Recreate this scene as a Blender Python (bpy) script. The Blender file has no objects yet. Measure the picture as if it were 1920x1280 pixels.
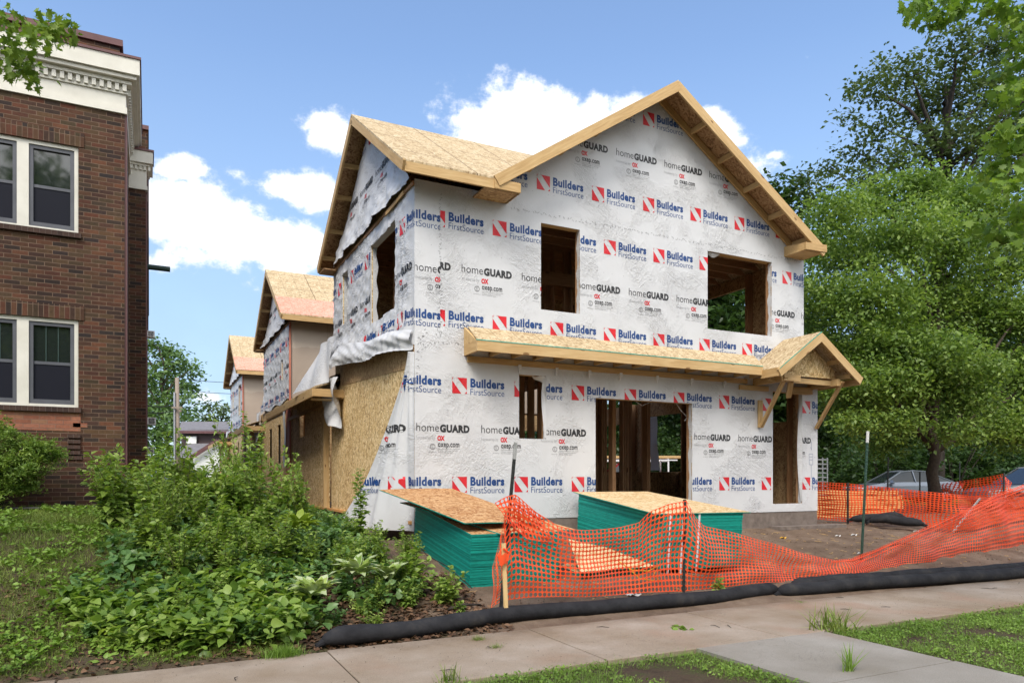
import bpy, math, random
import numpy as np
from mathutils import Vector, Matrix, noise as mnoise
R = math.radians
random.seed(7)
sc = bpy.context.scene
COL = sc.collection

# ---------------------------------------------------------------- camera
cam_data = bpy.data.cameras.new('camera')
cam = bpy.data.objects.new('camera', cam_data)
COL.objects.link(cam)
cam.location = (0, 0, 0)
cam.rotation_euler = (R(90), 0, -math.atan2(.44721, .89443))
cam_data.sensor_width = 36
cam_data.lens = 36 * 1360 / 1920
cam_data.shift_y = (898 - 640) / 1920
cam_data.clip_start = .05
cam_data.clip_end = 3000
sc.camera = cam

# ---------------------------------------------------------------- exposure
sc.view_settings.view_transform = 'Standard'
sc.view_settings.look = 'None'
sc.view_settings.gamma = 1
sc.view_settings.exposure = 1.3
sc.view_settings.use_curve_mapping = False
sc.cycles.max_bounces = 8
sc.cycles.transparent_max_bounces = 16

# ---------------------------------------------------------------- sky with broken cumulus cloud
SUN_EL, SUN_AZ = R(50), R(222)          # azimuth clockwise from +Y
w = bpy.data.worlds.new('World')
sc.world = w
w.use_nodes = True
nt = w.node_tree
nt.nodes.clear()


def N(nt, t, **k):
    n = nt.nodes.new(t)
    for a, b in k.items():
        setattr(n, a, b)
    return n


def L(nt, a, b):
    nt.links.new(a, b)


def mth(nt, op, a, b=None, c=None, clamp=False):
    n = N(nt, 'ShaderNodeMath', operation=op)
    n.use_clamp = clamp
    for i, v in enumerate((a, b, c)):
        if v is None:
            continue
        if isinstance(v, (int, float)):
            n.inputs[i].default_value = v
        else:
            L(nt, v, n.inputs[i])
    return n.outputs[0]


def ramp(nt, fac, stops, interp='LINEAR'):
    n = N(nt, 'ShaderNodeValToRGB')
    n.color_ramp.interpolation = interp
    e = n.color_ramp.elements
    while len(e) < len(stops):
        e.new(.5)
    for i, (p, c) in enumerate(stops):
        e[i].position = p
        e[i].color = (*c, 1) if len(c) == 3 else c
    L(nt, fac, n.inputs[0])
    return n.outputs[0]


sky = N(nt, 'ShaderNodeTexSky', sky_type='NISHITA')
sky.sun_disc = False
sky.sun_elevation = SUN_EL
sky.sun_rotation = SUN_AZ
sky.air_density = 1.0
sky.dust_density = .6
sky.ozone_density = 2.2
bg1 = N(nt, 'ShaderNodeBackground')
bg1.inputs[1].default_value = .11
hs = N(nt, 'ShaderNodeHueSaturation')
hs.inputs['Saturation'].default_value = 1.0
hs.inputs['Value'].default_value = 1.0
L(nt, sky.outputs[0], hs.inputs['Color'])
L(nt, hs.outputs[0], bg1.inputs[0])
tc = N(nt, 'ShaderNodeTexCoord')
sep = N(nt, 'ShaderNodeSeparateXYZ')
L(nt, tc.outputs['Generated'], sep.inputs[0])
az = mth(nt, 'ARCTAN2', sep.outputs[0], sep.outputs[1])
el = mth(nt, 'ARCSINE', sep.outputs[2])
comb = N(nt, 'ShaderNodeCombineXYZ')
L(nt, az, comb.inputs[0])
L(nt, mth(nt, 'MULTIPLY', el, 1.35), comb.inputs[1])
# billowy edges
nz = N(nt, 'ShaderNodeTexNoise')
nz.inputs['Scale'].default_value = 11
nz.inputs['Detail'].default_value = 9
nz.inputs['Roughness'].default_value = .64
L(nt, comb.outputs[0], nz.inputs['Vector'])
nz2 = N(nt, 'ShaderNodeTexNoise')
nz2.inputs['Scale'].default_value = 3.4
nz2.inputs['Detail'].default_value = 4
L(nt, comb.outputs[0], nz2.inputs['Vector'])
# every cloud: azimuth, elevation, half widths (all degrees), density
CLOUDS = [(24.6, 24.8, 5.4, 4.0, 2.6), (27.2, 26.2, 4.4, 3.4, 2.6), (31.2, 25.6, 3.6, 3.0, 2.5), (29, 22.5, 10, 4.0, 2.2),
          (35.4, 25.6, 3.4, 3.0, 2.8), (33.0, 25.5, 4, 3.0, 2.8), (38.5, 22.5, 9, 3.8, 2.4), (42.4, 24.4, 3.0, 2.4, 2.8), (22.6, 23.0, 4.0, 3.2, 2.6), (12.4, 24.9, 2.9, 1.8, 2.2), (1.6, 21.2, 2.2, 1.2, 2.0),
          (10.8, 21.0, 5.0, 2.0, 1.8), (1.8, 18.4, 5.5, 3.0, 2.8), (6.5, 17.6, 6.5, 2.5, 2.6), (9.8, 16.8, 4.4, 2.2, 2.4), (3.0, 15.6, 5, 1.8, 1.2), (4.2, 5.8, 3.4, 1.3, 1.2), (46.5, 22.8, 1.4, .5, 1.0)]
dens = None
for (a, e, ra, re, kk) in CLOUDS:
    da = mth(nt, 'DIVIDE', mth(nt, 'SUBTRACT', az, R(a)), R(ra))
    de = mth(nt, 'DIVIDE', mth(nt, 'SUBTRACT', el, R(e)), R(re))
    rr = mth(nt, 'SQRT', mth(nt, 'ADD', mth(nt, 'MULTIPLY', da, da), mth(nt, 'MULTIPLY', de, de)))
    v = mth(nt, 'MULTIPLY', mth(nt, 'SUBTRACT', 1.0, rr), kk)
    dens = v if dens is None else mth(nt, 'MAXIMUM', dens, v)
dens = mth(nt, 'MAXIMUM', dens, -1.2)
# unseen heavy cloud added behind the viewer to give neutral soft fill light
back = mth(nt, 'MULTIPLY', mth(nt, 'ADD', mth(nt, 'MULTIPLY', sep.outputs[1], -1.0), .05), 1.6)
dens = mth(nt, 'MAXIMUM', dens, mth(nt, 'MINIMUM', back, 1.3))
edge = mth(nt, 'MULTIPLY', mth(nt, 'SUBTRACT', nz.outputs['Fac'], .52), 5.2)
edge = mth(nt, 'ADD', edge, mth(nt, 'MULTIPLY', mth(nt, 'SUBTRACT', nz2.outputs['Fac'], .5), 2.2))
total = mth(nt, 'ADD', dens, edge)
mr = N(nt, 'ShaderNodeMapRange', interpolation_type='SMOOTHERSTEP')
mr.inputs['From Min'].default_value = .02
mr.inputs['From Max'].default_value = 1.05
L(nt, total, mr.inputs['Value'])
# pale veil low over the horizon
veil = mth(nt, 'MULTIPLY', mth(nt, 'SUBTRACT', 1.0, mth(nt, 'DIVIDE', el, R(30)), clamp=True), 1.15)
veil = mth(nt, 'MULTIPLY', veil, mth(nt, 'ADD', mth(nt, 'MULTIPLY', nz2.outputs['Fac'], 1.3), .1))
cov = mr.outputs[0]
shade = ramp(nt, mth(nt, 'ADD', mth(nt, 'MULTIPLY', total, .55), mth(nt, 'MULTIPLY', nz2.outputs['Fac'], .35), clamp=True),
             [(0, (.50, .60, .78)), (.3, (.70, .75, .86)), (.6, (.86, .88, .93)), (1, (.97, .97, .98))])
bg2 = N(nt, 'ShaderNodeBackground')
L(nt, mth(nt, 'ADD', .60, mth(nt, 'MULTIPLY', mth(nt, 'MAXIMUM', mth(nt, 'MULTIPLY', sep.outputs[1], -1.0), 0.0), .75)), bg2.inputs[1])  # the added cloud behind the viewer is also brightened as fill
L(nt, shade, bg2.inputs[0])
mx = N(nt, 'ShaderNodeMixShader')
L(nt, cov, mx.inputs[0])
bg3 = N(nt, 'ShaderNodeBackground')
bg3.inputs[0].default_value = (.175, .24, .335, 1)
bg3.inputs[1].default_value = 1
mv = N(nt, 'ShaderNodeMixShader')
L(nt, mth(nt, 'MINIMUM', veil, .92), mv.inputs[0])
L(nt, bg1.outputs[0], mv.inputs[1])
L(nt, bg3.outputs[0], mv.inputs[2])
L(nt, mv.outputs[0], mx.inputs[1])
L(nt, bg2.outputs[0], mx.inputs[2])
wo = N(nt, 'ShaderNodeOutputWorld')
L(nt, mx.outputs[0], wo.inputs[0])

# ---------------------------------------------------------------- the sun behind thin cloud
sd = bpy.data.lights.new('sun', 'SUN')
sd.energy = 1.5
sd.angle = R(24)
sd.color = (1, .93, .82)
sun = bpy.data.objects.new('sun', sd)
COL.objects.link(sun)
sdir = Vector((math.sin(SUN_AZ) * math.cos(SUN_EL), math.cos(SUN_AZ) * math.cos(SUN_EL), math.sin(SUN_EL)))
sun.rotation_euler = sdir.to_track_quat('Z', 'Y').to_euler()
sun.location = (0, -20, 40)

# ================================================================= helpers
def tag(o, label=None, cat=None, group=None, kind=None):
    if label: o['label'] = label
    if cat: o['category'] = cat
    if group: o['group'] = group
    if kind: o['kind'] = kind
    return o


def empty(name, loc, label=None, cat=None, group=None, rz=0):
    o = bpy.data.objects.new(name, None)
    o.empty_display_size = .2
    COL.objects.link(o)
    o.location = loc
    o.rotation_euler = (0, 0, rz)
    return tag(o, label, cat, group)


def adopt(ch, parent):
    """parent a mesh that was built in world coordinates"""
    ch.parent = parent
    m = Matrix.Identity(4)
    p = parent
    chain = []
    while p is not None:
        chain.append(p)
        p = p.parent
    for q in reversed(chain):
        m = m @ q.matrix_parent_inverse @ Matrix.LocRotScale(q.location, q.rotation_euler, q.scale)
    ch.matrix_parent_inverse = m.inverted()
    return ch


def copy_tree(o, parent=None):
    c = o.copy()
    COL.objects.link(c)
    if parent is not None:
        c.parent = parent
        c.matrix_parent_inverse = o.matrix_parent_inverse.copy()
    for ch in list(o.children):
        copy_tree(ch, c)
    return c


class MB:
    """collects faces; build() links them as one mesh object"""
    def __init__(s):
        s.v = []; s.f = []; s.m = []; s.cur = 0

    def mat(s, i):
        s.cur = i; return s

    def poly(s, pts):
        n = len(s.v); s.v.extend([tuple(p) for p in pts])
        s.f.append(tuple(range(n, n + len(pts)))); s.m.append(s.cur); return s

    def box(s, a, b):
        x0, y0, z0 = a; x1, y1, z1 = b
        n = len(s.v)
        s.v += [(x0, y0, z0), (x1, y0, z0), (x1, y1, z0), (x0, y1, z0), (x0, y0, z1), (x1, y0, z1), (x1, y1, z1), (x0, y1, z1)]
        for q in ((0, 3, 2, 1), (4, 5, 6, 7), (0, 1, 5, 4), (1, 2, 6, 5), (2, 3, 7, 6), (3, 0, 4, 7)):
            s.f.append(tuple(n + i for i in q)); s.m.append(s.cur)
        return s

    def prism(s, pts, d):
        """closed solid: polygon pts extruded by vector d"""
        n = len(s.v); k = len(pts); d = Vector(d)
        s.v += [tuple(p) for p in pts] + [tuple(Vector(p) + d) for p in pts]
        s.f.append(tuple(range(n, n + k))); s.m.append(s.cur)
        s.f.append(tuple(range(n + 2 * k - 1, n + k - 1, -1))); s.m.append(s.cur)
        for i in range(k):
            j = (i + 1) % k
            s.f.append((n + j, n + i, n + k + i, n + k + j)); s.m.append(s.cur)
        return s

    def beam(s, p0, p1, w, h, up=(0, 0, 1)):
        p0 = Vector(p0); p1 = Vector(p1); d = (p1 - p0).normalized(); up = Vector(up)
        sd_ = d.cross(up)
        if sd_.length < 1e-4: sd_ = d.cross(Vector((0, 1, 0)))
        sd_.normalize(); u = sd_.cross(d).normalized()
        a = sd_ * w / 2; b = u * h / 2
        s.prism([p0 - a - b, p0 + a - b, p0 + a + b, p0 - a + b], p1 - p0)
        return s

    def tube(s, pts, rads, seg=8, cap=True, squash=1):
        pts = [Vector(p) for p in pts]
        if isinstance(rads, (int, float)): rads = [rads] * len(pts)
        n0 = len(s.v); ref = None
        for i, p in enumerate(pts):
            t = (pts[min(i + 1, len(pts) - 1)] - pts[max(i - 1, 0)])
            t = t.normalized() if t.length > 1e-9 else Vector((0, 0, 1))
            if ref is None:
                ref = t.orthogonal().normalized() if abs(t.z) > .9 else Vector((0, 0, 1))
            a = t.cross(ref)
            if a.length < 1e-4: a = t.orthogonal()
            a.normalize(); b = a.cross(t).normalized(); ref = b
            for k in range(seg):
                an = 2 * math.pi * k / seg
                s.v.append(tuple(p + (a * math.cos(an) + b * math.sin(an) * squash) * rads[i]))
        for i in range(len(pts) - 1):
            for k in range(seg):
                k2 = (k + 1) % seg
                s.f.append((n0 + i * seg + k, n0 + i * seg + k2, n0 + (i + 1) * seg + k2, n0 + (i + 1) * seg + k)); s.m.append(s.cur)
        if cap:
            s.f.append(tuple(n0 + k for k in reversed(range(seg)))); s.m.append(s.cur)
            s.f.append(tuple(n0 + (len(pts) - 1) * seg + k for k in range(seg))); s.m.append(s.cur)
        return s

    def grid(s, nu, nv, fn, skip=None):
        n0 = len(s.v)
        for j in range(nv + 1):
            for i in range(nu + 1):
                s.v.append(tuple(fn(i / nu, j / nv)))
        for j in range(nv):
            for i in range(nu):
                if skip and skip((i + .5) / nu, (j + .5) / nv): continue
                a = n0 + j * (nu + 1) + i
                s.f.append((a, a + 1, a + nu + 2, a + nu + 1)); s.m.append(s.cur)
        return s

    def build(s, name, mats, parent=None, label=None, smooth=False):
        me = bpy.data.meshes.new(name)
        me.from_pydata(s.v, [], s.f)
        if not isinstance(mats, (list, tuple)): mats = [mats]
        for m in mats: me.materials.append(m)
        if len(mats) > 1: me.polygons.foreach_set('material_index', s.m)
        if smooth: me.polygons.foreach_set('use_smooth', [True] * len(s.f))
        me.update()
        o = bpy.data.objects.new(name, me)
        COL.objects.link(o)
        if parent is not None: adopt(o, parent)
        if label: o['label'] = label
        return o


def np_mesh(name, verts, faces_flat, counts, mats, midx=None, parent=None, smooth=False):
    """fast mesh from arrays: verts (n,3), flat loop indices, loops per face"""
    me = bpy.data.meshes.new(name)
    me.vertices.add(len(verts)); me.vertices.foreach_set('co', np.asarray(verts, dtype=np.float32).ravel())
    me.loops.add(len(faces_flat)); me.loops.foreach_set('vertex_index', np.asarray(faces_flat, dtype=np.int32))
    st = np.concatenate([[0], np.cumsum(counts)[:-1]]).astype(np.int32)
    me.polygons.add(len(counts)); me.polygons.foreach_set('loop_start', st)
    me.polygons.foreach_set('loop_total', np.asarray(counts, dtype=np.int32))
    if not isinstance(mats, (list, tuple)): mats = [mats]
    for m in mats: me.materials.append(m)
    if midx is not None: me.polygons.foreach_set('material_index', np.asarray(midx, dtype=np.int32))
    if smooth: me.polygons.foreach_set('use_smooth', np.ones(len(counts), dtype=bool))
    me.update(calc_edges=True)
    o = bpy.data.objects.new(name, me)
    COL.objects.link(o)
    if parent is not None: adopt(o, parent)
    return o


def lumber(name, p0, p1, w, h, parent, mat=None, up=(0, 0, 1), label=None):
    """one piece of lumber as an object whose own X axis runs along the grain"""
    p0 = Vector(p0); p1 = Vector(p1); d = (p1 - p0); ln = d.length; d.normalize(); up = Vector(up)
    y = up.cross(d)
    if y.length < 1e-4: y = Vector((0, 1, 0)).cross(d)
    y.normalize(); z = d.cross(y).normalized()
    b = MB(); b.box((0, -w / 2, -h / 2), (ln, w / 2, h / 2))
    me_o = b.build(name, mat or M['lumber'])
    m = Matrix((d, y, z)).transposed().to_4x4(); m.translation = p0
    me_o.location = p0; me_o.rotation_euler = m.to_euler()
    if parent is not None: adopt(me_o, parent)
    if label: me_o['label'] = label
    return me_o

# ================================================================= materials
M = {}


def new_mat(name, col=(.5, .5, .5), rough=.7, spec=.3, metal=0):
    m = bpy.data.materials.new(name)
    m.use_nodes = True
    b = m.node_tree.nodes['Principled BSDF']
    b.inputs['Base Color'].default_value = (*col, 1)
    b.inputs['Roughness'].default_value = rough
    b.inputs['Specular IOR Level'].default_value = spec
    b.inputs['Metallic'].default_value = metal
    M[name] = m
    return m, m.node_tree, b


def coords(t, scale=(1, 1, 1), kind='Object', rot=(0, 0, 0)):
    tcn = N(t, 'ShaderNodeTexCoord'); mp = N(t, 'ShaderNodeMapping')
    if any(rot):        # turn first, then stretch
        mp.vector_type = 'TEXTURE'; mp.inputs['Scale'].default_value = tuple(1 / q for q in scale)
    else: mp.inputs['Scale'].default_value = scale
    mp.inputs['Rotation'].default_value = rot
    L(t, tcn.outputs[kind], mp.inputs[0]); return mp.outputs[0]


def noise_(t, vec, scale, detail=4, rough=.5, dist=0, typ=None):
    n = N(t, 'ShaderNodeTexNoise')
    if typ: n.noise_type = typ
    n.inputs['Scale'].default_value = scale; n.inputs['Detail'].default_value = detail
    n.inputs['Roughness'].default_value = rough; n.inputs['Distortion'].default_value = dist
    L(t, vec, n.inputs['Vector']); return n.outputs['Fac']


def mixc(t, fac, a, b, mode='MIX'):
    n = N(t, 'ShaderNodeMix', data_type='RGBA', blend_type=mode)
    for i, v in ((0, fac), (6, a), (7, b)):
        if isinstance(v, (int, float)): n.inputs[i].default_value = v
        elif isinstance(v, tuple): n.inputs[i].default_value = (*v, 1)
        else: L(t, v, n.inputs[i])
    return n.outputs[2]


def bump(t, b, h, strength=.3, dist=.01, prev=None):
    n = N(t, 'ShaderNodeBump')
    n.inputs['Strength'].default_value = strength; n.inputs['Distance'].default_value = dist
    L(t, h, n.inputs['Height'])
    if prev is not None: L(t, prev, n.inputs['Normal'])
    L(t, n.outputs[0], b.inputs['Normal']); return n.outputs[0]


def sm(name, c1, c2, scale=8, rough=.7, bstr=.2, bdist=.004, spec=.3, detail=5):
    """simple two-tone mottled surface"""
    m, t, b = new_mat(name, rough=rough, spec=spec)
    v = coords(t)
    n = noise_(t, v, scale, detail, .6)
    L(t, ramp(t, n, [(.3, c1), (.7, c2)]), b.inputs['Base Color'])
    if bstr: bump(t, b, noise_(t, v, scale * 6, 3), bstr, bdist)
    return m


# --- house wrap: creased polyethylene, and the same film under each printing ink
def wrap_group():
    g = bpy.data.node_groups.new('creases', 'ShaderNodeTree')
    g.interface.new_socket(name='Normal', in_out='OUTPUT', socket_type='NodeSocketVector')
    g.interface.new_socket(name='Tone', in_out='OUTPUT', socket_type='NodeSocketFloat')
    v0 = coords(g)
    big = noise_(g, v0, 1.1, 2)
    # rotate the crease direction from place to place
    outs = []
    for rot, sc_ in (((0, R(38), 0), (1.1, 1, 8)), ((0, R(-48), 0), (1.1, 1, 8)), ((R(35), 0, 0), (1, 1.1, 8))):
        v = coords(g, sc_, rot=rot)
        r = noise_(g, v, 4.6, 4, .55, .8)
        r = mth(g, 'ABSOLUTE', mth(g, 'SUBTRACT', r, .5))
        r = mth(g, 'SUBTRACT', 1.0, mth(g, 'MULTIPLY', r, 9), clamp=True)
        outs.append(r)
    msk = mth(g, 'GREATER_THAN', big, .5)
    msk = mth(g, 'MULTIPLY', mth(g, 'SUBTRACT', big, .42, clamp=True), 6.2, clamp=True)
    a = mth(g, 'MULTIPLY', outs[0], msk)
    b = mth(g, 'MULTIPLY', outs[1], mth(g, 'SUBTRACT', 1.0, msk))
    amp = noise_(g, v0, 1.5, 3)
    amp = mth(g, 'MULTIPLY', mth(g, 'SUBTRACT', amp, .44, clamp=True), 5.5, clamp=True)
    h = mth(g, 'MULTIPLY', mth(g, 'ADD', a, mth(g, 'ADD', b, mth(g, 'MULTIPLY', outs[2], .3))), amp)
    h = mth(g, 'ADD', h, mth(g, 'MULTIPLY', noise_(g, v0, 14, 4, .6), .25))
    vl = coords(g, (.8, .8, 3.2), rot=(0, R(28), 0))
    lg = mth(g, 'ABSOLUTE', mth(g, 'SUBTRACT', noise_(g, vl, 1.7, 5, .6, 1.6), .5))
    h = mth(g, 'ADD', h, mth(g, 'MULTIPLY', mth(g, 'MULTIPLY', mth(g, 'SUBTRACT', 1.0, mth(g, 'MULTIPLY', lg, 18), clamp=True), amp), .8))
    vl = coords(g, (.8, .8, 3.0), rot=(0, R(-62), 0))
    lg = mth(g, 'ABSOLUTE', mth(g, 'SUBTRACT', noise_(g, vl, 1.5, 5, .6, 1.6), .47))
    h = mth(g, 'ADD', h, mth(g, 'MULTIPLY', mth(g, 'MULTIPLY', mth(g, 'SUBTRACT', 1.0, mth(g, 'MULTIPLY', lg, 18), clamp=True), amp), .8))
    bn = N(g, 'ShaderNodeBump'); bn.inputs['Strength'].default_value = .6; bn.inputs['Distance'].default_value = .012
    L(g, h, bn.inputs['Height'])
    go = N(g, 'NodeGroupOutput')
    L(g, bn.outputs[0], go.inputs[0]); L(g, noise_(g, v0, 2.6, 6, .65), go.inputs[1])
    return g


WG = wrap_group()


def wrap_mat(name, c, spread=.05, rough=.42):
    m, t, b = new_mat(name, rough=rough, spec=.35)
    gn = N(t, 'ShaderNodeGroup'); gn.node_tree = WG
    L(t, gn.outputs[0], b.inputs['Normal'])
    L(t, ramp(t, gn.outputs[1], [(.3, tuple(max(0, q - spread) for q in c)), (.7, c)]), b.inputs['Base Color'])
    return m


wrap_mat('wrap', (.60, .605, .618), .035)
wrap_mat('print_red', (.62, .035, .045), .03)
wrap_mat('print_blue', (.02, .065, .215), .008)
wrap_mat('print_black', (.035, .035, .038), .005)
wrap_mat('print_grey', (.22, .22, .225), .01)
wrap_mat('print_lightgrey', (.42, .425, .44), .02)
WRAPS = ['wrap', 'print_red', 'print_blue', 'print_black', 'print_grey', 'print_lightgrey']


# --- oriented strand board
def osb(name, cols, seams=None, scale=1.0, axes='xyz'):
    m, t, b = new_mat(name, rough=.75, spec=.2)
    lay = []
    for k, rot in enumerate((R(25), R(-35), R(80))):
        rr = {'xy': (0, 0, rot), 'xz': (0, rot, 0), 'yz': (rot, 0, 0)}[axes]
        sc_ = {'xy': (9 * scale, 38 * scale, 9), 'xz': (38 * scale, 9, 9 * scale), 'yz': (9, 38 * scale, 9 * scale)}[axes]
        v = coords(t, sc_, rot=rr)
        vo = N(t, 'ShaderNodeTexVoronoi'); vo.inputs['Scale'].default_value = 1; L(t, v, vo.inputs['Vector'])
        sp = N(t, 'ShaderNodeSeparateColor'); L(t, vo.outputs['Color'], sp.inputs[0]); lay.append(sp.outputs[0])
    v0 = coords(t)
    pick = noise_(t, v0, 14, 2)
    a = mixc(t, mth(t, 'GREATER_THAN', pick, .52), lay[0], lay[1])
    a = mixc(t, mth(t, 'GREATER_THAN', noise_(t, v0, 19, 2), .56), a, lay[2])
    bw = N(t, 'ShaderNodeRGBToBW'); L(t, a, bw.inputs[0])
    f = mth(t, 'ADD', mth(t, 'MULTIPLY', bw.outputs[0], .75), mth(t, 'MULTIPLY', noise_(t, v0, 1.3, 3), .3), clamp=True)
    col = ramp(t, f, [(.12, cols[0]), (.35, cols[1]), (.62, cols[2]), (.95, cols[3])])
    if seams: col = seams(t, col)
    L(t, col, b.inputs['Base Color'])
    bump(t, b, bw.outputs[0], .25, .002)
    return m


def lines(axis, pitch, width, dark=.45, off=0.0, jit=0.0):
    """printed nailing lines / panel joints every pitch metres along an axis"""
    def fn(t, col):
        sp = N(t, 'ShaderNodeSeparateXYZ'); L(t, coords(t), sp.inputs[0])
        x = sp.outputs['XYZ'.index(axis)]
        fr = mth(t, 'FRACT', mth(t, 'ADD', mth(t, 'DIVIDE', x, pitch), off))
        k = mth(t, 'LESS_THAN', fr, width / pitch)
        return mixc(t, mth(t, 'MULTIPLY', k, dark), col, (.10, .06, .03))
    return fn


def multi(*fs):
    def fn(t, col):
        for f in fs: col = f(t, col)
        return col
    return fn


TAN = ((.26, .14, .055), (.50, .33, .14), (.68, .49, .24), (.90, .74, .46))
WAN = ((.26, .17, .085), (.40, .295, .165), (.50, .39, .24), (.62, .51, .34))
ORG = ((.22, .085, .03), (.38, .18, .07), (.50, .28, .125), (.64, .42, .22))
osb('osb_side', TAN, multi(lines('Y', .405, .006, .4), lines('Y', 1.22, .012, .55, .2)), axes='yz')
osb('osb_front', TAN, None, axes='xz')
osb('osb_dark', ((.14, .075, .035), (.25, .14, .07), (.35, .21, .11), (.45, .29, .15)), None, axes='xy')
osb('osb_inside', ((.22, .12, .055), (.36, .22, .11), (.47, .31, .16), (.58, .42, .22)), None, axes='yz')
osb('osb_roof', WAN, multi(lines('X', .405, .016, .38), lines('X', 1.22, .024, .7, .35), lines('Y', 1.0, .026, .65, .3)), axes='xy')
osb('osb_roof_red', ((.55, .20, .13), (.66, .27, .19), (.72, .34, .25), (.78, .42, .32)), lines('X', 1.22, .012, .4), axes='xy')
osb('osb_canopy', WAN, multi(lines('X', .405, .012, .6)), axes='xy')
osb('osb_portico', WAN, multi(lines('Y', .17, .009, .45)), axes='xy')
osb('osb_top', ORG, None, axes='xy')
osb('osb_top_pale', ((.40, .24, .10), (.55, .37, .18), (.66, .49, .28), (.74, .60, .38)), None, axes='xy')


def wood(name, c0, c1, c2, knots=True, rough=.65):
    m, t, b = new_mat(name, rough=rough, spec=.25)
    v = coords(t, (1.0, 12, 12))
    oi = N(t, 'ShaderNodeObjectInfo')
    vv = N(t, 'ShaderNodeVectorMath', operation='ADD'); L(t, v, vv.inputs[0]); L(t, oi.outputs['Random'], vv.inputs[1])
    n = noise_(t, vv.outputs[0], 3, 5, .6, .6)
    n2 = noise_(t, vv.outputs[0], .8, 2)
    f = mth(t, 'ADD', mth(t, 'MULTIPLY', n, .7), mth(t, 'MULTIPLY', n2, .35), clamp=True)
    f = mth(t, 'ADD', f, mth(t, 'MULTIPLY', mth(t, 'SUBTRACT', oi.outputs['Random'], .5), .22))
    col = ramp(t, f, [(.28, c0), (.5, c1), (.75, c2)])
    if knots:
        vo = N(t, 'ShaderNodeTexVoronoi'); vo.inputs['Scale'].default_value = 1
        v2 = coords(t, (1.7, 4, 4)); va = N(t, 'ShaderNodeVectorMath', operation='ADD'); L(t, v2, va.inputs[0]); L(t, oi.outputs['Random'], va.inputs[1])
        L(t, va.outputs[0], vo.inputs['Vector'])
        k = mth(t, 'LESS_THAN', vo.outputs['Distance'], .10)
        col = mixc(t, mth(t, 'MULTIPLY', k, .8), col, (.14, .06, .02))
    L(t, col, b.inputs['Base Color'])
    bump(t, b, n, .15, .002)
    return m


wood('lumber', (.37, .225, .09), (.50, .33, .15), (.60, .43, .22))
wood('lumber_orange', (.50, .24, .08), (.60, .32, .12), (.68, .40, .17))
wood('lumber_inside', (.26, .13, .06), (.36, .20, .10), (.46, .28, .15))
wood('red_board', (.42, .13, .09), (.52, .19, .13), (.58, .25, .18))
wood('stake_wood', (.52, .33, .13), (.63, .43, .19), (.70, .51, .26))
wood('pole_wood', (.13, .10, .08), (.20, .155, .12), (.27, .22, .18), False)


def beige():
    m, t, b = new_mat('beige_sheathing', rough=.8)
    v = coords(t)
    sp = N(t, 'ShaderNodeSeparateXYZ'); L(t, v, sp.inputs[0])
    n = noise_(t, v, 1.6, 4)
    edge = mth(t, 'GREATER_THAN', mth(t, 'ADD', sp.outputs[2], mth(t, 'MULTIPLY', n, .5)), 4.05)
    base = ramp(t, noise_(t, v, .9, 3), [(.3, (.36, .29, .235)), (.7, (.43, .355, .29))])
    col = mixc(t, mth(t, 'MULTIPLY', edge, .7), base, (.52, .45, .37))
    L(t, lines('X', 1.2, .015, .25, .1)(t, col), b.inputs['Base Color'])
beige()
sm('concrete_foundation', (.13, .105, .09), (.22, .18, .155), 9, .9, .5, .006)
sm('joist', (.16, .09, .05), (.26, .16, .09), 5, .8, .1)


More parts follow.
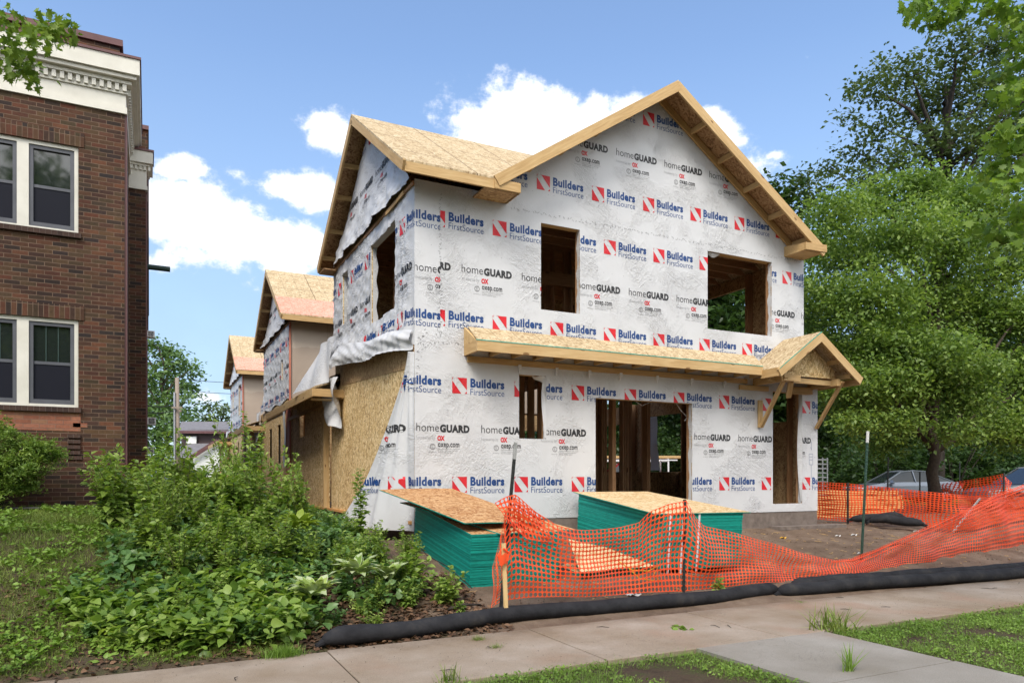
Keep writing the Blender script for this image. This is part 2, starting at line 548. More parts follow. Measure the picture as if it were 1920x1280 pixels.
# --- brick
def brick(name, cols, mortar=(.20, .135, .095), bw=.205, bh=.0646, vert=False, off=(0, 0)):
    m, t, b = new_mat(name, rough=.85, spec=.2)
    sp = N(t, 'ShaderNodeSeparateXYZ'); L(t, coords(t), sp.inputs[0])
    u = mth(t, 'ADD', mth(t, 'ADD', sp.outputs[0], sp.outputs[1]), off[0]); v = mth(t, 'ADD', sp.outputs[2], off[1])
    cb = N(t, 'ShaderNodeCombineXYZ')
    L(t, v if vert else u, cb.inputs[0]); L(t, u if vert else v, cb.inputs[1])
    # slightly uneven courses
    br = N(t, 'ShaderNodeTexBrick'); br.offset = 0 if vert else .5
    br.inputs['Scale'].default_value = 1; br.inputs['Brick Width'].default_value = bw
    br.inputs['Row Height'].default_value = bh; br.inputs['Mortar Size'].default_value = .0046
    br.inputs['Mortar Smooth'].default_value = .25; br.inputs['Bias'].default_value = 0
    br.inputs['Color1'].default_value = (0, 0, 0, 1); br.inputs['Color2'].default_value = (1, 1, 1, 1); br.inputs['Mortar'].default_value = (.5, .5, .5, 1)
    nv = N(t, 'ShaderNodeTexNoise'); nv.inputs['Scale'].default_value = 7; L(t, cb.outputs[0], nv.inputs['Vector'])
    wv = N(t, 'ShaderNodeVectorMath', operation='MULTIPLY_ADD'); L(t, nv.outputs['Color'], wv.inputs[0])
    wv.inputs[1].default_value = (.006, .006, 0); L(t, cb.outputs[0], wv.inputs[2])
    L(t, wv.outputs[0], br.inputs['Vector'])
    bwn = N(t, 'ShaderNodeRGBToBW'); L(t, br.outputs['Color'], bwn.inputs[0])
    k = len(cols) - 1
    col = ramp(t, bwn.outputs[0], [(i / k, c) for i, c in enumerate(cols)], 'LINEAR')
    v0 = coords(t)
    n = noise_(t, v0, 22, 5, .65)
    col = mixc(t, .55, col, ramp(t, n, [(.3, (.45, .45, .45)), (.7, (1, 1, 1))]), 'MULTIPLY')
    big = ramp(t, noise_(t, v0, .8, 5), [(.3, (.55, .56, .60)), (.62, (1.08, 1.05, 1))])
    col = mixc(t, .8, col, big, 'MULTIPLY')
    mo = ramp(t, noise_(t, v0, 5, 4), [(.35, tuple(q * .6 for q in mortar)), (.7, mortar)])
    col = mixc(t, br.outputs['Fac'], col, mo)
    L(t, col, b.inputs['Base Color'])
    h = mth(t, 'ADD', mth(t, 'MULTIPLY', mth(t, 'SUBTRACT', 1.0, br.outputs['Fac']), 1.0), mth(t, 'MULTIPLY', n, .35))
    bump(t, b, h, .8, .006)
    return m


BR = [(.080, .040, .026), (.036, .026, .022), (.115, .044, .027), (.062, .045, .026), (.14, .060, .034), (.030, .025, .025), (.105, .064, .034), (.085, .034, .023)]
brick('brick', BR)
brick('brick_soldier', BR, bw=.24, bh=.068, vert=True)
brick('brick_orange', [(.30, .12, .075), (.38, .16, .10), (.27, .10, .06), (.33, .17, .10)], mortar=(.26, .16, .12), off=(.07, 0))
brick('brick_sill', [(.055, .035, .03), (.085, .05, .04), (.07, .045, .036)], bw=.3, bh=.075, vert=True, mortar=(.12, .09, .075))
sm('cream_paint', (.56, .54, .47), (.66, .64, .57), 3, .5, .05, .002)
sm('maroon_metal', (.10, .045, .045), (.145, .07, .068), 3, .45, .05, .002)
sm('sash_grey', (.075, .078, .09), (.10, .105, .12), 4, .45, .05, .001)


def glass(name, c, rough=.04):
    m, t, b = new_mat(name, c, rough, .9)
    v = coords(t)
    bump(t, b, noise_(t, v, 1.6, 2), .06, .02)
glass('pane_glass', (.015, .02, .018))
glass('screen_glass', (.014, .015, .022), .5)
M['screen_glass'].node_tree.nodes['Principled BSDF'].inputs['Specular IOR Level'].default_value = .08
glass('car_glass', (.02, .025, .028))
M['car_glass'].node_tree.nodes['Principled BSDF'].inputs['Specular IOR Level'].default_value = .4

# --- ground
def ground_mat():
    m, t, b = new_mat('ground', rough=.95, spec=.15)
    v = coords(t)
    sp = N(t, 'ShaderNodeSeparateXYZ'); L(t, v, sp.inputs[0])
    X, Y = sp.outputs[0], sp.outputs[1]
    wob = mth(t, 'MULTIPLY', mth(t, 'SUBTRACT', noise_(t, v, .9, 5, .6), .5), 2.2)
    dirt = ramp(t, noise_(t, v, 2.2, 8, .68), [(.25, (.085, .056, .039)), (.5, (.165, .115, .082)), (.75, (.25, .185, .135))])
    speck = noise_(t, v, 60, 3, .7)
    dirt = mixc(t, mth(t, 'GREATER_THAN', speck, .68), dirt, (.33, .27, .20))
    soil = ramp(t, noise_(t, v, 3.1, 8, .7), [(.3, (.04, .028, .02)), (.5, (.085, .06, .04)), (.7, (.06, .07, .025))])
    far = ramp(t, noise_(t, v, .4, 8, .7), [(.3, (.05, .075, .02)), (.6, (.09, .13, .035))])
    k1 = mth(t, 'MULTIPLY', mth(t, 'SUBTRACT', mth(t, 'ADD', X, wob), 2.6), 3, clamp=True)
    k2 = mth(t, 'MULTIPLY', mth(t, 'SUBTRACT', mth(t, 'ADD', Y, mth(t, 'MULTIPLY', wob, .1)), 6.2), 4, clamp=True)
    col = mixc(t, mth(t, 'MULTIPLY', k1, k2), soil, dirt)
    k3 = mth(t, 'MULTIPLY', mth(t, 'SUBTRACT', mth(t, 'ADD', mth(t, 'MAXIMUM', X, mth(t, 'SUBTRACT', Y, 14)), wob), 26), .8, clamp=True)
    col = mixc(t, k3, col, far)
    L(t, col, b.inputs['Base Color'])
    h = mth(t, 'ADD', noise_(t, v, 9, 8, .7), mth(t, 'MULTIPLY', noise_(t, v, 40, 4, .7), .5))
    bump(t, b, h, .9, .035)
ground_mat()


def conc_mat(name, base, spread=.04):
    m, t, b = new_mat(name, rough=.9, spec=.2)
    v = coords(t)
    sp = noise_(t, v, 130, 3, .8)
    big = noise_(t, v, .9, 6, .62)
    a = tuple(max(0, q - spread) for q in base); c = tuple(q + spread for q in base)
    col = ramp(t, big, [(.3, a), (.55, base), (.75, c)])
    rust = mth(t, 'MULTIPLY', mth(t, 'SUBTRACT', noise_(t, v, .7, 5), .54, clamp=True), 5.0, clamp=True)
    col = mixc(t, mth(t, 'MULTIPLY', rust, .62), col, (base[0] * .95, base[1] * .62, base[2] * .5))
    col = mixc(t, .5, col, ramp(t, sp, [(.3, (.38, .36, .34)), (.5, (1, 1, 1)), (.7, (1.5, 1.45, 1.38))]), 'MULTIPLY')
    # earth washed off the lot on to the edge of the slabs
    sx = N(t, 'ShaderNodeSeparateXYZ'); L(t, v, sx.inputs[0])
    mud = mth(t, 'MULTIPLY', mth(t, 'SUBTRACT', mth(t, 'ADD', sx.outputs[1], mth(t, 'MULTIPLY', noise_(t, v, 1.7, 6, .7), 1.2)), 6.95), 2.6, clamp=True)
    col = mixc(t, mth(t, 'MULTIPLY', mud, .55), col, (.12, .083, .058))
    cr = noise_(t, v, 2.2, 6, .6, 1.5)
    crk = mth(t, 'LESS_THAN', mth(t, 'ABSOLUTE', mth(t, 'SUBTRACT', cr, .5)), .0016)
    crk = mth(t, 'MULTIPLY', crk, mth(t, 'GREATER_THAN', noise_(t, v, .5, 2), .55))
    col = mixc(t, mth(t, 'MULTIPLY', crk, .7), col, (.07, .06, .05))
    L(t, col, b.inputs['Base Color'])
    bump(t, b, sp, .5, .003)
conc_mat('sidewalk', (.30, .243, .19), .085)
conc_mat('footpath', (.265, .243, .212), .06)
sm('asphalt', (.045, .045, .045), (.06, .06, .058), 30, .9, .5, .004)

# --- plants
def leaf_mat(name, c1, c2, c3, trans=.35, rough=.45, veins=False):
    m, t, b = new_mat(name, rough=rough, spec=.35)
    ge = N(t, 'ShaderNodeNewGeometry')
    v = coords(t)
    n = noise_(t, v, .7, 4, .6)
    f = mth(t, 'ADD', mth(t, 'MULTIPLY', ge.outputs['Random Per Island'], .55), mth(t, 'MULTIPLY', mth(t, 'SUBTRACT', n, .3), 1.1), clamp=True)
    col = ramp(t, f, [(.12, c1), (.5, c2), (.9, c3)])
    L(t, col, b.inputs['Base Color'])
    tr = N(t, 'ShaderNodeBsdfTranslucent')
    L(t, mixc(t, 1.0, col, (1.25, 1.3, .6), 'MULTIPLY'), tr.inputs[0])
    ms = N(t, 'ShaderNodeMixShader'); ms.inputs[0].default_value = trans
    out = [q for q in t.nodes if q.type == 'OUTPUT_MATERIAL'][0]
    L(t, b.outputs[0], ms.inputs[1]); L(t, tr.outputs[0], ms.inputs[2]); L(t, ms.outputs[0], out.inputs[0])
    return m
leaf_mat('leaf_weed', (.09, .17, .03), (.23, .34, .065), (.48, .56, .17), .42, .38)
leaf_mat('leaf_weed_dark', (.055, .125, .035), (.125, .23, .07), (.28, .41, .17), .35, .36)
leaf_mat('leaf_lime', (.17, .25, .03), (.26, .34, .045), (.36, .43, .08))
leaf_mat('leaf_vine', (.12, .20, .035), (.23, .33, .06), (.40, .48, .13))
leaf_mat('leaf_locust', (.08, .145, .035), (.17, .26, .06), (.32, .42, .11), .45)
leaf_mat('leaf_oak', (.055, .085, .036), (.09, .13, .05), (.14, .19, .07))
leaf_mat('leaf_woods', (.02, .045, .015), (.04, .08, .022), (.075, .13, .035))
leaf_mat('leaf_maple', (.09, .17, .025), (.16, .26, .04), (.27, .38, .075), .45)
leaf_mat('leaf_far', (.09, .16, .06), (.14, .23, .085), (.20, .30, .11))
leaf_mat('leaf_juniper', (.06, .12, .025), (.16, .26, .05), (.36, .46, .11))
leaf_mat('leaf_twig', (.10, .17, .025), (.17, .26, .04), (.28, .36, .07))
leaf_mat('grass', (.10, .155, .025), (.19, .26, .045), (.34, .39, .12), .3, .6)
leaf_mat('clover', (.10, .18, .025), (.17, .28, .04), (.27, .40, .08), .3)
leaf_mat('leaf_edge', (.42, .50, .26), (.50, .57, .32), (.58, .62, .40))
leaf_mat('dead_leaf', (.06, .03, .018), (.12, .065, .035), (.24, .14, .08), .1, .8)
sm('bark', (.045, .034, .026), (.095, .072, .055), 14, .9, .9, .02)
sm('stem', (.09, .10, .035), (.13, .12, .05), 14, .8, .1, .002)
sm('bark_dark', (.03, .024, .02), (.06, .048, .04), 14, .9, .8, .02)

# --- site materials
def teal():
    m, t, b = new_mat('teal_edge', rough=.6, spec=.25)
    v = coords(t, (1, 1, 6)); n = noise_(t, v, 9, 5, .7); ge = N(t, 'ShaderNodeNewGeometry')
    n = mth(t, 'ADD', mth(t, 'MULTIPLY', n, .6), mth(t, 'MULTIPLY', ge.outputs['Random Per Island'], .4))
    L(t, ramp(t, n, [(.3, (.006, .20, .16)), (.7, (.014, .42, .335))]), b.inputs['Base Color'])
    bump(t, b, n, .3, .003)
teal()
def net():
    m, t, b = new_mat('orange_net', rough=.42, spec=.4)
    v = coords(t)
    L(t, ramp(t, noise_(t, v, 3.5, 3), [(.3, (.90, .085, .022)), (.7, (.98, .16, .05))]), b.inputs['Base Color'])
    tr = N(t, 'ShaderNodeBsdfTranslucent'); tr.inputs[0].default_value = (.95, .2, .05, 1)
    ms = N(t, 'ShaderNodeMixShader'); ms.inputs[0].default_value = .3
    out = [q for q in t.nodes if q.type == 'OUTPUT_MATERIAL'][0]
    L(t, b.outputs[0], ms.inputs[1]); L(t, tr.outputs[0], ms.inputs[2]); L(t, ms.outputs[0], out.inputs[0])
net()
def sock_mat():
    m, t, b = new_mat('sock_fabric', rough=.88, spec=.15)
    v = coords(t); n = noise_(t, v, 4, 6, .65)
    L(t, ramp(t, n, [(.3, (.014, .014, .016)), (.55, (.027, .027, .030)), (.8, (.055, .05, .046))]), b.inputs['Base Color'])
    a = bump(t, b, noise_(t, v, 11, 4), .6, .02)
    bump(t, b, noise_(t, v, 220, 2), .4, .002, a)
sock_mat()
sm('post_steel', (.012, .014, .013), (.028, .03, .028), 20, .55, .2, .001, .5)
sm('post_green', (.02, .06, .04), (.035, .085, .058), 20, .5, .2, .001, .5)
sm('post_white', (.62, .60, .56), (.76, .75, .72), 25, .5, .1, .001)
sm('strap_white', (.6, .6, .62), (.78, .78, .8), 10, .4, .1, .001)
sm('strap_yellow', (.72, .38, .03), (.80, .46, .05), 10, .4, .1, .001)
sm('white_plastic', (.60, .60, .58), (.75, .75, .73), 6, .5, .1, .002)
sm('dark_metal', (.02, .02, .022), (.04, .04, .042), 6, .5, .1, .002)
sm('dark_interior', (.02, .02, .022), (.03, .03, .032), 6, .6, 0)
new_mat('car_grey', (.16, .18, .21), .3, .6, .5)
new_mat('car_silver', (.42, .43, .44), .32, .6, .5)
new_mat('car_red', (.42, .02, .025), .3, .6)
new_mat('tyre', (.015, .015, .015), .85)
new_mat('rim', (.35, .35, .37), .35, .5, .7)
new_mat('lamp_red', (.4, .02, .02), .2)
new_mat('lamp_clear', (.6, .6, .62), .15)
new_mat('grey_siding', (.075, .05, .05), .8)
sm('shingle', (.13, .125, .13), (.20, .19, .20), 5, .9, .3, .01)
sm('white_wall', (.62, .62, .60), (.70, .70, .68), 3, .7, .1)
new_mat('wire', (.02, .02, .02), .6)
sm('green_pipe', (.015, .035, .03), (.03, .055, .045), 8, .5, .1)
# ================================================================= printed marks on the house wrap
def glyphs(text, bold=0.0, space=1.0):
    cu = bpy.data.curves.new('t', 'FONT'); cu.body = text; cu.offset = bold; cu.space_character = space
    cu.resolution_u = 3; cu.fill_mode = 'FRONT'
    o = bpy.data.objects.new('t', cu)
    me = bpy.data.meshes.new_from_object(o)
    me.calc_loop_triangles()
    vs = [(v.co.x, v.co.y) for v in me.vertices]
    tr = [[vs[i] for i in t.vertices] for t in me.loop_triangles]
    bpy.data.objects.remove(o); bpy.data.curves.remove(cu); bpy.data.meshes.remove(me)
    x0 = min(p[0] for t in tr for p in t); x1 = max(p[0] for t in tr for p in t)
    y1 = max(p[1] for t in tr for p in t)
    return [[(p[0] - x0, p[1]) for p in t] for t in tr], x1 - x0, y1


def fit(g, x, y, wd, ht, slant=0):
    tr, w0, h0 = g
    return [[(x + p[0] * wd / w0 + slant * p[1] * ht / h0, y + p[1] * ht / h0) for p in t] for t in tr]


G_builders = glyphs('Builders', .044, 1.08)
G_first = glyphs('FirstSource', -.004)
G_home = glyphs('home', -.006)
G_guard = glyphs('GUARD', .06, 1.10)
G_wrapby = glyphs('housewrap by')
G_ox = glyphs('OX', .06)
G_oxep = glyphs('oxep.com', .02, 1.05)
G_tiny1 = glyphs('Manufactured for the trade')
G_tiny2 = glyphs('Water resistive barrier')
G_tiny3 = glyphs('ASTM E2556 type 1')
RED, BLUE, BLACK, GREY, LGREY = 1, 2, 3, 4, 5


def rect(x0, y0, x1, y1):
    return [(x0, y0), (x1, y0), (x1, y1), (x0, y1)]


def logo_a(x, y):
    """red square with a white diagonal hammer, the two-line name beside it; y = top of the square"""
    s = .25; out = []
    def q(*pts): out.append((RED, [(x + a * s, y - s + b * s) for a, b in pts]))
    # the square less a diagonal bar running from upper left to lower right, with a head at the upper left
    q((.0, .0), (.62, .0), (.0, .80))
    q((.20, 1.0), (1.0, 1.0), (1.0, .22), (.36, .98))
    q((.0, .86), (.07, .93), (.0, .96)); q((.84, .0), (1.0, .0), (1.0, .16))
    q((.0, 1.0), (.0, .97), (.12, .99), (.14, 1.0))
    for t in fit(G_builders, x + s + .06, y - .135, .60, .135): out.append((BLUE, t))
    for t in fit(G_first, x + s + .06, y - .262, .60, .10): out.append((BLUE, t))
    return out, (x, y - .28, x + .92, y + .01)


def logo_b(x, y, full=True):
    """light 'home' + heavy 'GUARD', the small lines beneath; y = baseline"""
    out = []
    for t in fit(G_home, x, y, .37, .125): out.append((BLACK if full else GREY, t))
    for t in fit(G_guard, x + .385, y, .50, .115): out.append((BLACK, t))
    for t in fit(G_wrapby, x + .0, y - .12, .30, .05): out.append((LGREY, t))
    for t in fit(G_ox, x + .34, y - .135, .125, .075, .02): out.append((RED, t))
    for t in fit(G_oxep, x + .35, y - .235, .36, .06): out.append((BLACK, t))
    # round certification mark
    for k in range(14):
        a0, a1 = 2 * math.pi * k / 14, 2 * math.pi * (k + 1) / 14
        cx, cy = x + .265, y - .235
        out.append((GREY, [(cx + .046 * math.cos(a0), cy + .046 * math.sin(a0)), (cx + .046 * math.cos(a1), cy + .046 * math.sin(a1)),
                           (cx + .036 * math.cos(a1), cy + .036 * math.sin(a1)), (cx + .036 * math.cos(a0), cy + .036 * math.sin(a0))]))
    out.append((GREY, rect(x + .25, y - .26, x + .256, y - .21))); out.append((GREY, rect(x + .262, y - .26, x + .28, y - .254)))
    out.append((GREY, rect(x + .262, y - .216, x + .28, y - .21))); out.append((GREY, rect(x + .262, y - .24, x + .276, y - .234)))
    for g, yy, wd in ((G_tiny1, .272, .38), (G_tiny2, .300, .34), (G_tiny3, .328, .27)):
        for t in fit(g, x + .35, y - yy, wd, .016): out.append((GREY, t))
    for t in fit(G_tiny3, x + .2, y - .325, .13, .014): out.append((GREY, t))
    return out, (x, y - .35, x + .9, y + .14)


def staples(pts, n=1, jit=.02, seed=1, col=GREY, ln=.034):
    """a row of staples with the puckers they pull in the film"""
    r = random.Random(seed); out = []
    for (x0, y0), (x1, y1) in zip(pts, pts[1:]):
        d = math.hypot(x1 - x0, y1 - y0); k = int(d / .045)
        for i in range(k):
            f = (i + r.random() * .5) / k
            x = x0 + (x1 - x0) * f + r.uniform(-jit, jit); y = y0 + (y1 - y0) * f + r.uniform(-jit, jit)
            a = r.uniform(-.9, .9) + (1.2 if i % 2 else -.4); c, s_ = math.cos(a) * ln / 2, math.sin(a) * ln / 2
            px, py = -s_ * .2, c * .2
            out.append((col, [(x - c - px, y - s_ - py), (x + c - px, y + s_ - py), (x + c + px, y + s_ + py), (x - c + px, y - s_ + py)]))
    return out


def clip(poly, half):
    """keep the part of a polygon where a*x+b*y<=c"""
    a, b, c = half; out = []
    for i in range(len(poly)):
        p, q = poly[i], poly[(i + 1) % len(poly)]
        dp = a * p[0] + b * p[1] - c; dq = a * q[0] + b * q[1] - c
        if dp <= 0: out.append(p)
        if (dp < 0 < dq) or (dq < 0 < dp):
            t = dp / (dp - dq); out.append((p[0] + (q[0] - p[0]) * t, p[1] + (q[1] - p[1]) * t))
    return out


def halves(cell):
    """half planes of a convex counter-clockwise cell"""
    h = []
    for i in range(len(cell)):
        (x0, y0), (x1, y1) = cell[i], cell[(i + 1) % len(cell)]
        a, b = (y1 - y0), -(x1 - x0); h.append((a, b, a * x0 + b * y0))
    return h


def area(p):
    return sum(p[i][0] * p[(i + 1) % len(p)][1] - p[(i + 1) % len(p)][0] * p[i][1] for i in range(len(p))) / 2


def print_on(mb, marks, cells, to3):
    """lay marks (and only the parts of them that fall inside the cells) on a wall"""
    H = [(halves(c), min(p[0] for p in c), min(p[1] for p in c), max(p[0] for p in c), max(p[1] for p in c)) for c in cells]
    for col, poly in marks:
        if area(poly) < 0: poly = poly[::-1]
        x0 = min(p[0] for p in poly); x1 = max(p[0] for p in poly); y0 = min(p[1] for p in poly); y1 = max(p[1] for p in poly)
        for hs_, cx0, cy0, cx1, cy1 in H:
            if x1 < cx0 or x0 > cx1 or y1 < cy0 or y0 > cy1: continue
            q = poly
            for h in hs_:
                q = clip(q, h)
                if len(q) < 3: break
            if len(q) >= 3 and abs(area(q)) > 1e-7:
                mb.mat(col).poly([to3(*p) for p in q])
    mb.mat(0)


def rows(kind, v, u0, pitch, lo, hi, only=None):
    out = []
    n = math.floor((lo - u0) / pitch) - 1
    while u0 + n * pitch < hi:
        f = logo_a if kind == 'a' else logo_b
        out += f(u0 + n * pitch, v)[0]
        n += 1
    return out


def limit(marks, cell):
    hs_ = halves(cell); out = []
    for c, p in marks:
        if area(p) < 0: p = p[::-1]
        for h in hs_:
            p = clip(p, h)
            if len(p) < 3: break
        if len(p) >= 3: out.append((c, p))
    return out

# ================================================================= first house of the row
HX0, HXR, HXU = 3.63, 12.37, 11.97       # left wall, right wall of the ground floor, right wall upstairs
HY = 10.6                                 # street front
ZF, Z2, ZE = -.65, 2.2, 4.55              # wrap bottom, floor break, plate
GX, GZ, GS = 8.3, 6.88, .66               # front gable ridge (wall top), slope
house = empty('unfinished_house', (HX0, HY, -.9),
              'nearest white-wrapped unfinished house, with the street gable and the plywood canopy', 'house',
              'row of houses under construction')

OPEN_F = dict(win_small=(5.43, .67, 5.94, 1.72), big=(6.92, ZF + .2, 9.06, 1.41), door=(11.11, -.49, 11.93, 1.75),
              up_l=(5.84, 2.83, 6.6, 4.27), up_r=(9.43, 2.84, 11.08, 4.31))
zg = lambda x: GZ - GS * abs(x - GX)


def cells_with_holes(x0, x1, z0, z1, holes):
    """rectangles covering an area round rectangular holes"""
    xs = sorted({x0, x1} | {h[0] for h in holes} | {h[2] for h in holes}); out = []
    for a, b in zip(xs, xs[1:]):
        hs_ = sorted([h for h in holes if h[0] < b - 1e-6 and h[2] > a + 1e-6], key=lambda h: h[1]); z = z0
        for h in hs_:
            if h[1] > z + 1e-6: out.append(rect(a, z, b, h[1]))
            z = h[3]
        if z1 > z + 1e-6: out.append(rect(a, z, b, z1))
    return out


LOWC = cells_with_holes(HX0, HXR, ZF, Z2, [OPEN_F['win_small'], OPEN_F['big'], OPEN_F['door']])
UPC = cells_with_holes(HX0, HXU, Z2, 4.41, [OPEN_F['up_l'], OPEN_F['up_r']])
GL = GX - (GZ - 4.6) / GS
GABC = [rect(HX0, 4.41, GL, 4.6), [(GL, 4.41), (HXU, 4.41), (HXU, 4.45), (GX, GZ), (GL, 4.6)]]
front = MB()
F3 = lambda u, v: (u, HY, v)
F3p = lambda u, v: (u, HY - .003, v)
for c in LOWC + UPC + GABC:
    front.mat(0).poly([F3(*p) for p in c])
ALLC = LOWC + UPC + GABC
marks = []
low = rect(HX0 - 1, ZF, 13, 2.02); mid = rect(4.05, 2.02, 13, 4.41); midl = rect(3.2, 2.02, 4.05, 4.41)
marks += rows('a', .04, 4.25, 1.093, 3, 12.3) + rows('a', 1.6, 4.25, 1.093, 3, 12.3) + rows('b', .74, 3.66, 1.09, 3, 12.3)
marks += limit(rows('a', 2.64, 4.95, 1.07, 3.5, 12) + rows('a', 4.18, 4.95, 1.07, 3.5, 12) + rows('b', 3.27, 4.41, 1.07, 3, 12), mid)
marks += limit(rows('a', 2.62, 3.15, 1.07, 3, 3.5) + rows('a', 4.14, 3.15, 1.07, 3, 3.5) + rows('b', 3.2, 3.62, 1.07, 3.6, 3.7), midl)
gab = [(3, 4.41), (13, 4.41), (13, 9), (3, 9)]
marks += limit(rows('a', 5.07, 5.76, 1.085, 3, 12) + rows('a', 6.61, 5.76, 1.085, 3, 12) + rows('b', 5.70, 7.35, 1.06, 3, 12), gab)
marks += staples([(4.05, 2.25), (4.05, 4.45)], seed=3) + staples([(5.3, 4.42), (11.9, 4.43)], seed=4)
marks += staples([(3.7, 2.06), (3.85, 2.30), (4.05, 2.4), (4.05, 2.2), (3.7, 2.05)], seed=5, jit=.05) + staples([(4.05, 2.13), (4.6, 2.10)], seed=6, jit=.03) + staples([(3.68, 1.65), (3.75, 2.25)], seed=9, jit=.05)
rr = random.Random(3)
for zz in (-.15 + .62, 1.05, 3.0, 3.6, -.5, 4.75):           # nail dimples
    for i in range(60):
        x = HX0 + .1 + i * .14 + rr.uniform(-.03, .03); z = zz + rr.uniform(-.02, .02)
        if rr.random() < .5: marks.append((GREY, rect(x, z, x + .009, z + .009)))
# builder's pencil notes by the door
for pts in ([(12.19, .78), (12.19, .60), (12.16, .66)], [(12.12, .52), (12.23, .52), (12.23, .30), (12.13, .30), (12.12, .52)], [(12.18, .30), (12.19, .02)], [(12.27, .45), (12.30, .45)],
            [(12.13, .46), (12.22, .46)], [(12.13, .40), (12.22, .40)]):
    for (a, b), (c, d) in zip(pts, pts[1:]):
        dx, dz = c - a, d - b; l = math.hypot(dx, dz) or 1; nx, nz_ = -dz / l * .003, dx / l * .003
        marks.append((BLUE, [(a - nx, b - nz_), (c - nx, d - nz_), (c + nx, d + nz_), (a + nx, b + nz_)]))
print_on(front, marks, ALLC, F3p)
# return of the film into every opening (right jamb and left jamb)
for k, (a, z0, b, z1) in OPEN_F.items():
    front.mat(0)
    front.grid(2, 24, lambda u, v, a=a, b=b, z0=z0, z1=z1: (b + .004 * math.sin(v * 23), HY + u * (.10 + .012 * math.sin(v * 17) + .01 * math.sin(v * 41)), z0 + (z1 - z0) * v))
    front.grid(2, 24, lambda u, v, a=a, b=b, z0=z0, z1=z1: (a, HY + u * .10, z0 + (z1 - z0) * v))
    if k != 'door' and k != 'big':
        front.poly([(a, HY, z0), (b, HY, z0), (b, HY + .12, z0), (a, HY + .12, z0)])
mats = [M[n] for n in WRAPS]
front.build('house_wrap', mats, house)

# a torn corner of film hanging in the small ground-floor opening and one in the upper right one
def film_bit(nu, nv, fn):
    b = MB(); b.grid(nu, nv, fn); b.build('torn_film', M['wrap'], house, 'loose torn edge of white film at an opening', True)
film_bit(5, 5, lambda u, v: (5.70 + .235 * u, HY + .02 + .05 * v + .02 * math.sin(u * 5), 1.715 - .11 * v * u * 1.2 - .012 * math.sin(u * 7)))
film_bit(4, 14, lambda u, v: (5.94 - .075 * u * (.5 + .5 * math.sin(3.1 * (1 - v) + .3)), HY - .015 * math.sin(v * 6) + .02 * u, .69 + 1.0 * v))
film_bit(5, 4, lambda u, v: (9.47 + .3 * u, HY + .03 + .04 * v, 4.30 - (.09 * v) * (1 - abs(u - .5) * 1.7)))
film_bit(3, 20, lambda u, v: (11.93 - .09 * u * math.sin(math.pi * v) - .01, HY - .01 + .05 * u, -.45 + 2.1 * v))

# sheathing behind the film, framing
sh = MB()
for c in LOWC + UPC + GABC:
    sh.prism([(max(p[0], HX0 + .03), HY + .014, p[1]) for p in c], (0, .012, 0))
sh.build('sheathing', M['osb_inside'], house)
for k, (a, z0, b, z1) in OPEN_F.items():
    q = MB(); q.box((a - .02, HY + .028, z1), (b + .02, HY + .15, z1 + .04)); q.build('header', M['lumber'], house)
    if k in ('win_small', 'up_l', 'up_r'):
        q = MB(); q.box((a, HY + .028, z0 - .06), (b, HY + .15, z0 - .004)); q.build('sill', M['lumber'], house)


def stud(x, y, z0, z1, mat='lumber_inside', w=.038, d=.14, par=None, nm='stud'):
    return lumber(nm, (x, y, z0), (x, y, z1), w, d, par or house, M[mat], up=(0, 1, 0))
def stud_x(x, y, z0, z1, mat='lumber_inside', par=None):
    return lumber('stud', (x, y, z0), (x, y, z1), .038, .14, par or house, M[mat], up=(1, 0, 0))

# framing seen through the ground-floor openings
for x in (5.41, 5.965, 6.88, 6.84, 9.085, 9.13, 9.17, 11.07, 11.955, 12.0):
    stud(x, HY + .10, ZF, 1.9)
for x in (5.81, 6.63, 9.40, 11.11, 11.15):
    stud(x, HY + .10, 2.45, 4.45)
# cross wall with doubled posts behind the wide opening
for x, y in ((7.62, 12.2), (7.05, 11.6), (8.0, 11.7), (8.04, 11.7), (8.75, 13.2), (8.80, 13.2), (8.85, 13.2), (9.3, 13.2), (9.36, 13.2), (9.42, 13.2), (9.8, 13.6), (10.2, 13.6), (9.5, 12.6), (9.55, 12.6)):
    stud(x, y, ZF, 2.1)
for y in (11.0, 11.4, 11.8, 12.2, 12.6, 13.4, 14.2):
    stud_x(6.5, y, ZF, 2.1)
for y in (10.9, 11.3, 11.7, 12.1, 12.5):
    stud_x(8.72 + .0, y + 2.4, ZF, 2.1)
for x in (4.2, 4.6, 5.0, 5.4, 5.8, 6.2, 6.6):
    stud(x, 13.6, ZF, 2.1)
    stud(x, 13.4, 2.45, 4.5)
for x in (5.9, 6.3, 6.7, 7.1, 7.5, 7.9):
    stud(x, 12.4, 2.45, 4.5)
for y in (11.0, 11.9, 12.4, 13.2, 14.0, 14.6):
    stud_x(7.4, y, 2.45, 4.5)
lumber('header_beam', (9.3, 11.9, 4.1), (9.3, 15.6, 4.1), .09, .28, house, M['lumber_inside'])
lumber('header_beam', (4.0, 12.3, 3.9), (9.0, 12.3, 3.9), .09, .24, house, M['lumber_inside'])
# floors and ceiling joists
fd = MB()
fd.box((HX0 + .03, HY + .15, ZF - .22), (HXR - .03, 21.2, ZF - .02))
fd.build('floor_slab', M['concrete_foundation'], house)
fd = MB(); fd.box((HX0 + .03, HY + .15, 2.40), (HXU - .03, 15.85, 2.43)); fd.build('upper_floor', M['osb_dark'], house)
for i in range(19):
    lumber('joist', (HX0 + .06 + i * .45, HY + .2, 2.26), (HX0 + .06 + i * .45, 15.8, 2.26), .045, .26, house, M['lumber_inside'])
for i in range(13):
    lumber('ceiling_joist', (HX0 + .05, HY + .35 + i * .42, 4.62), (HXU - .05, HY + .35 + i * .42, 4.62), .04, .14, house, M['lumber_inside'])
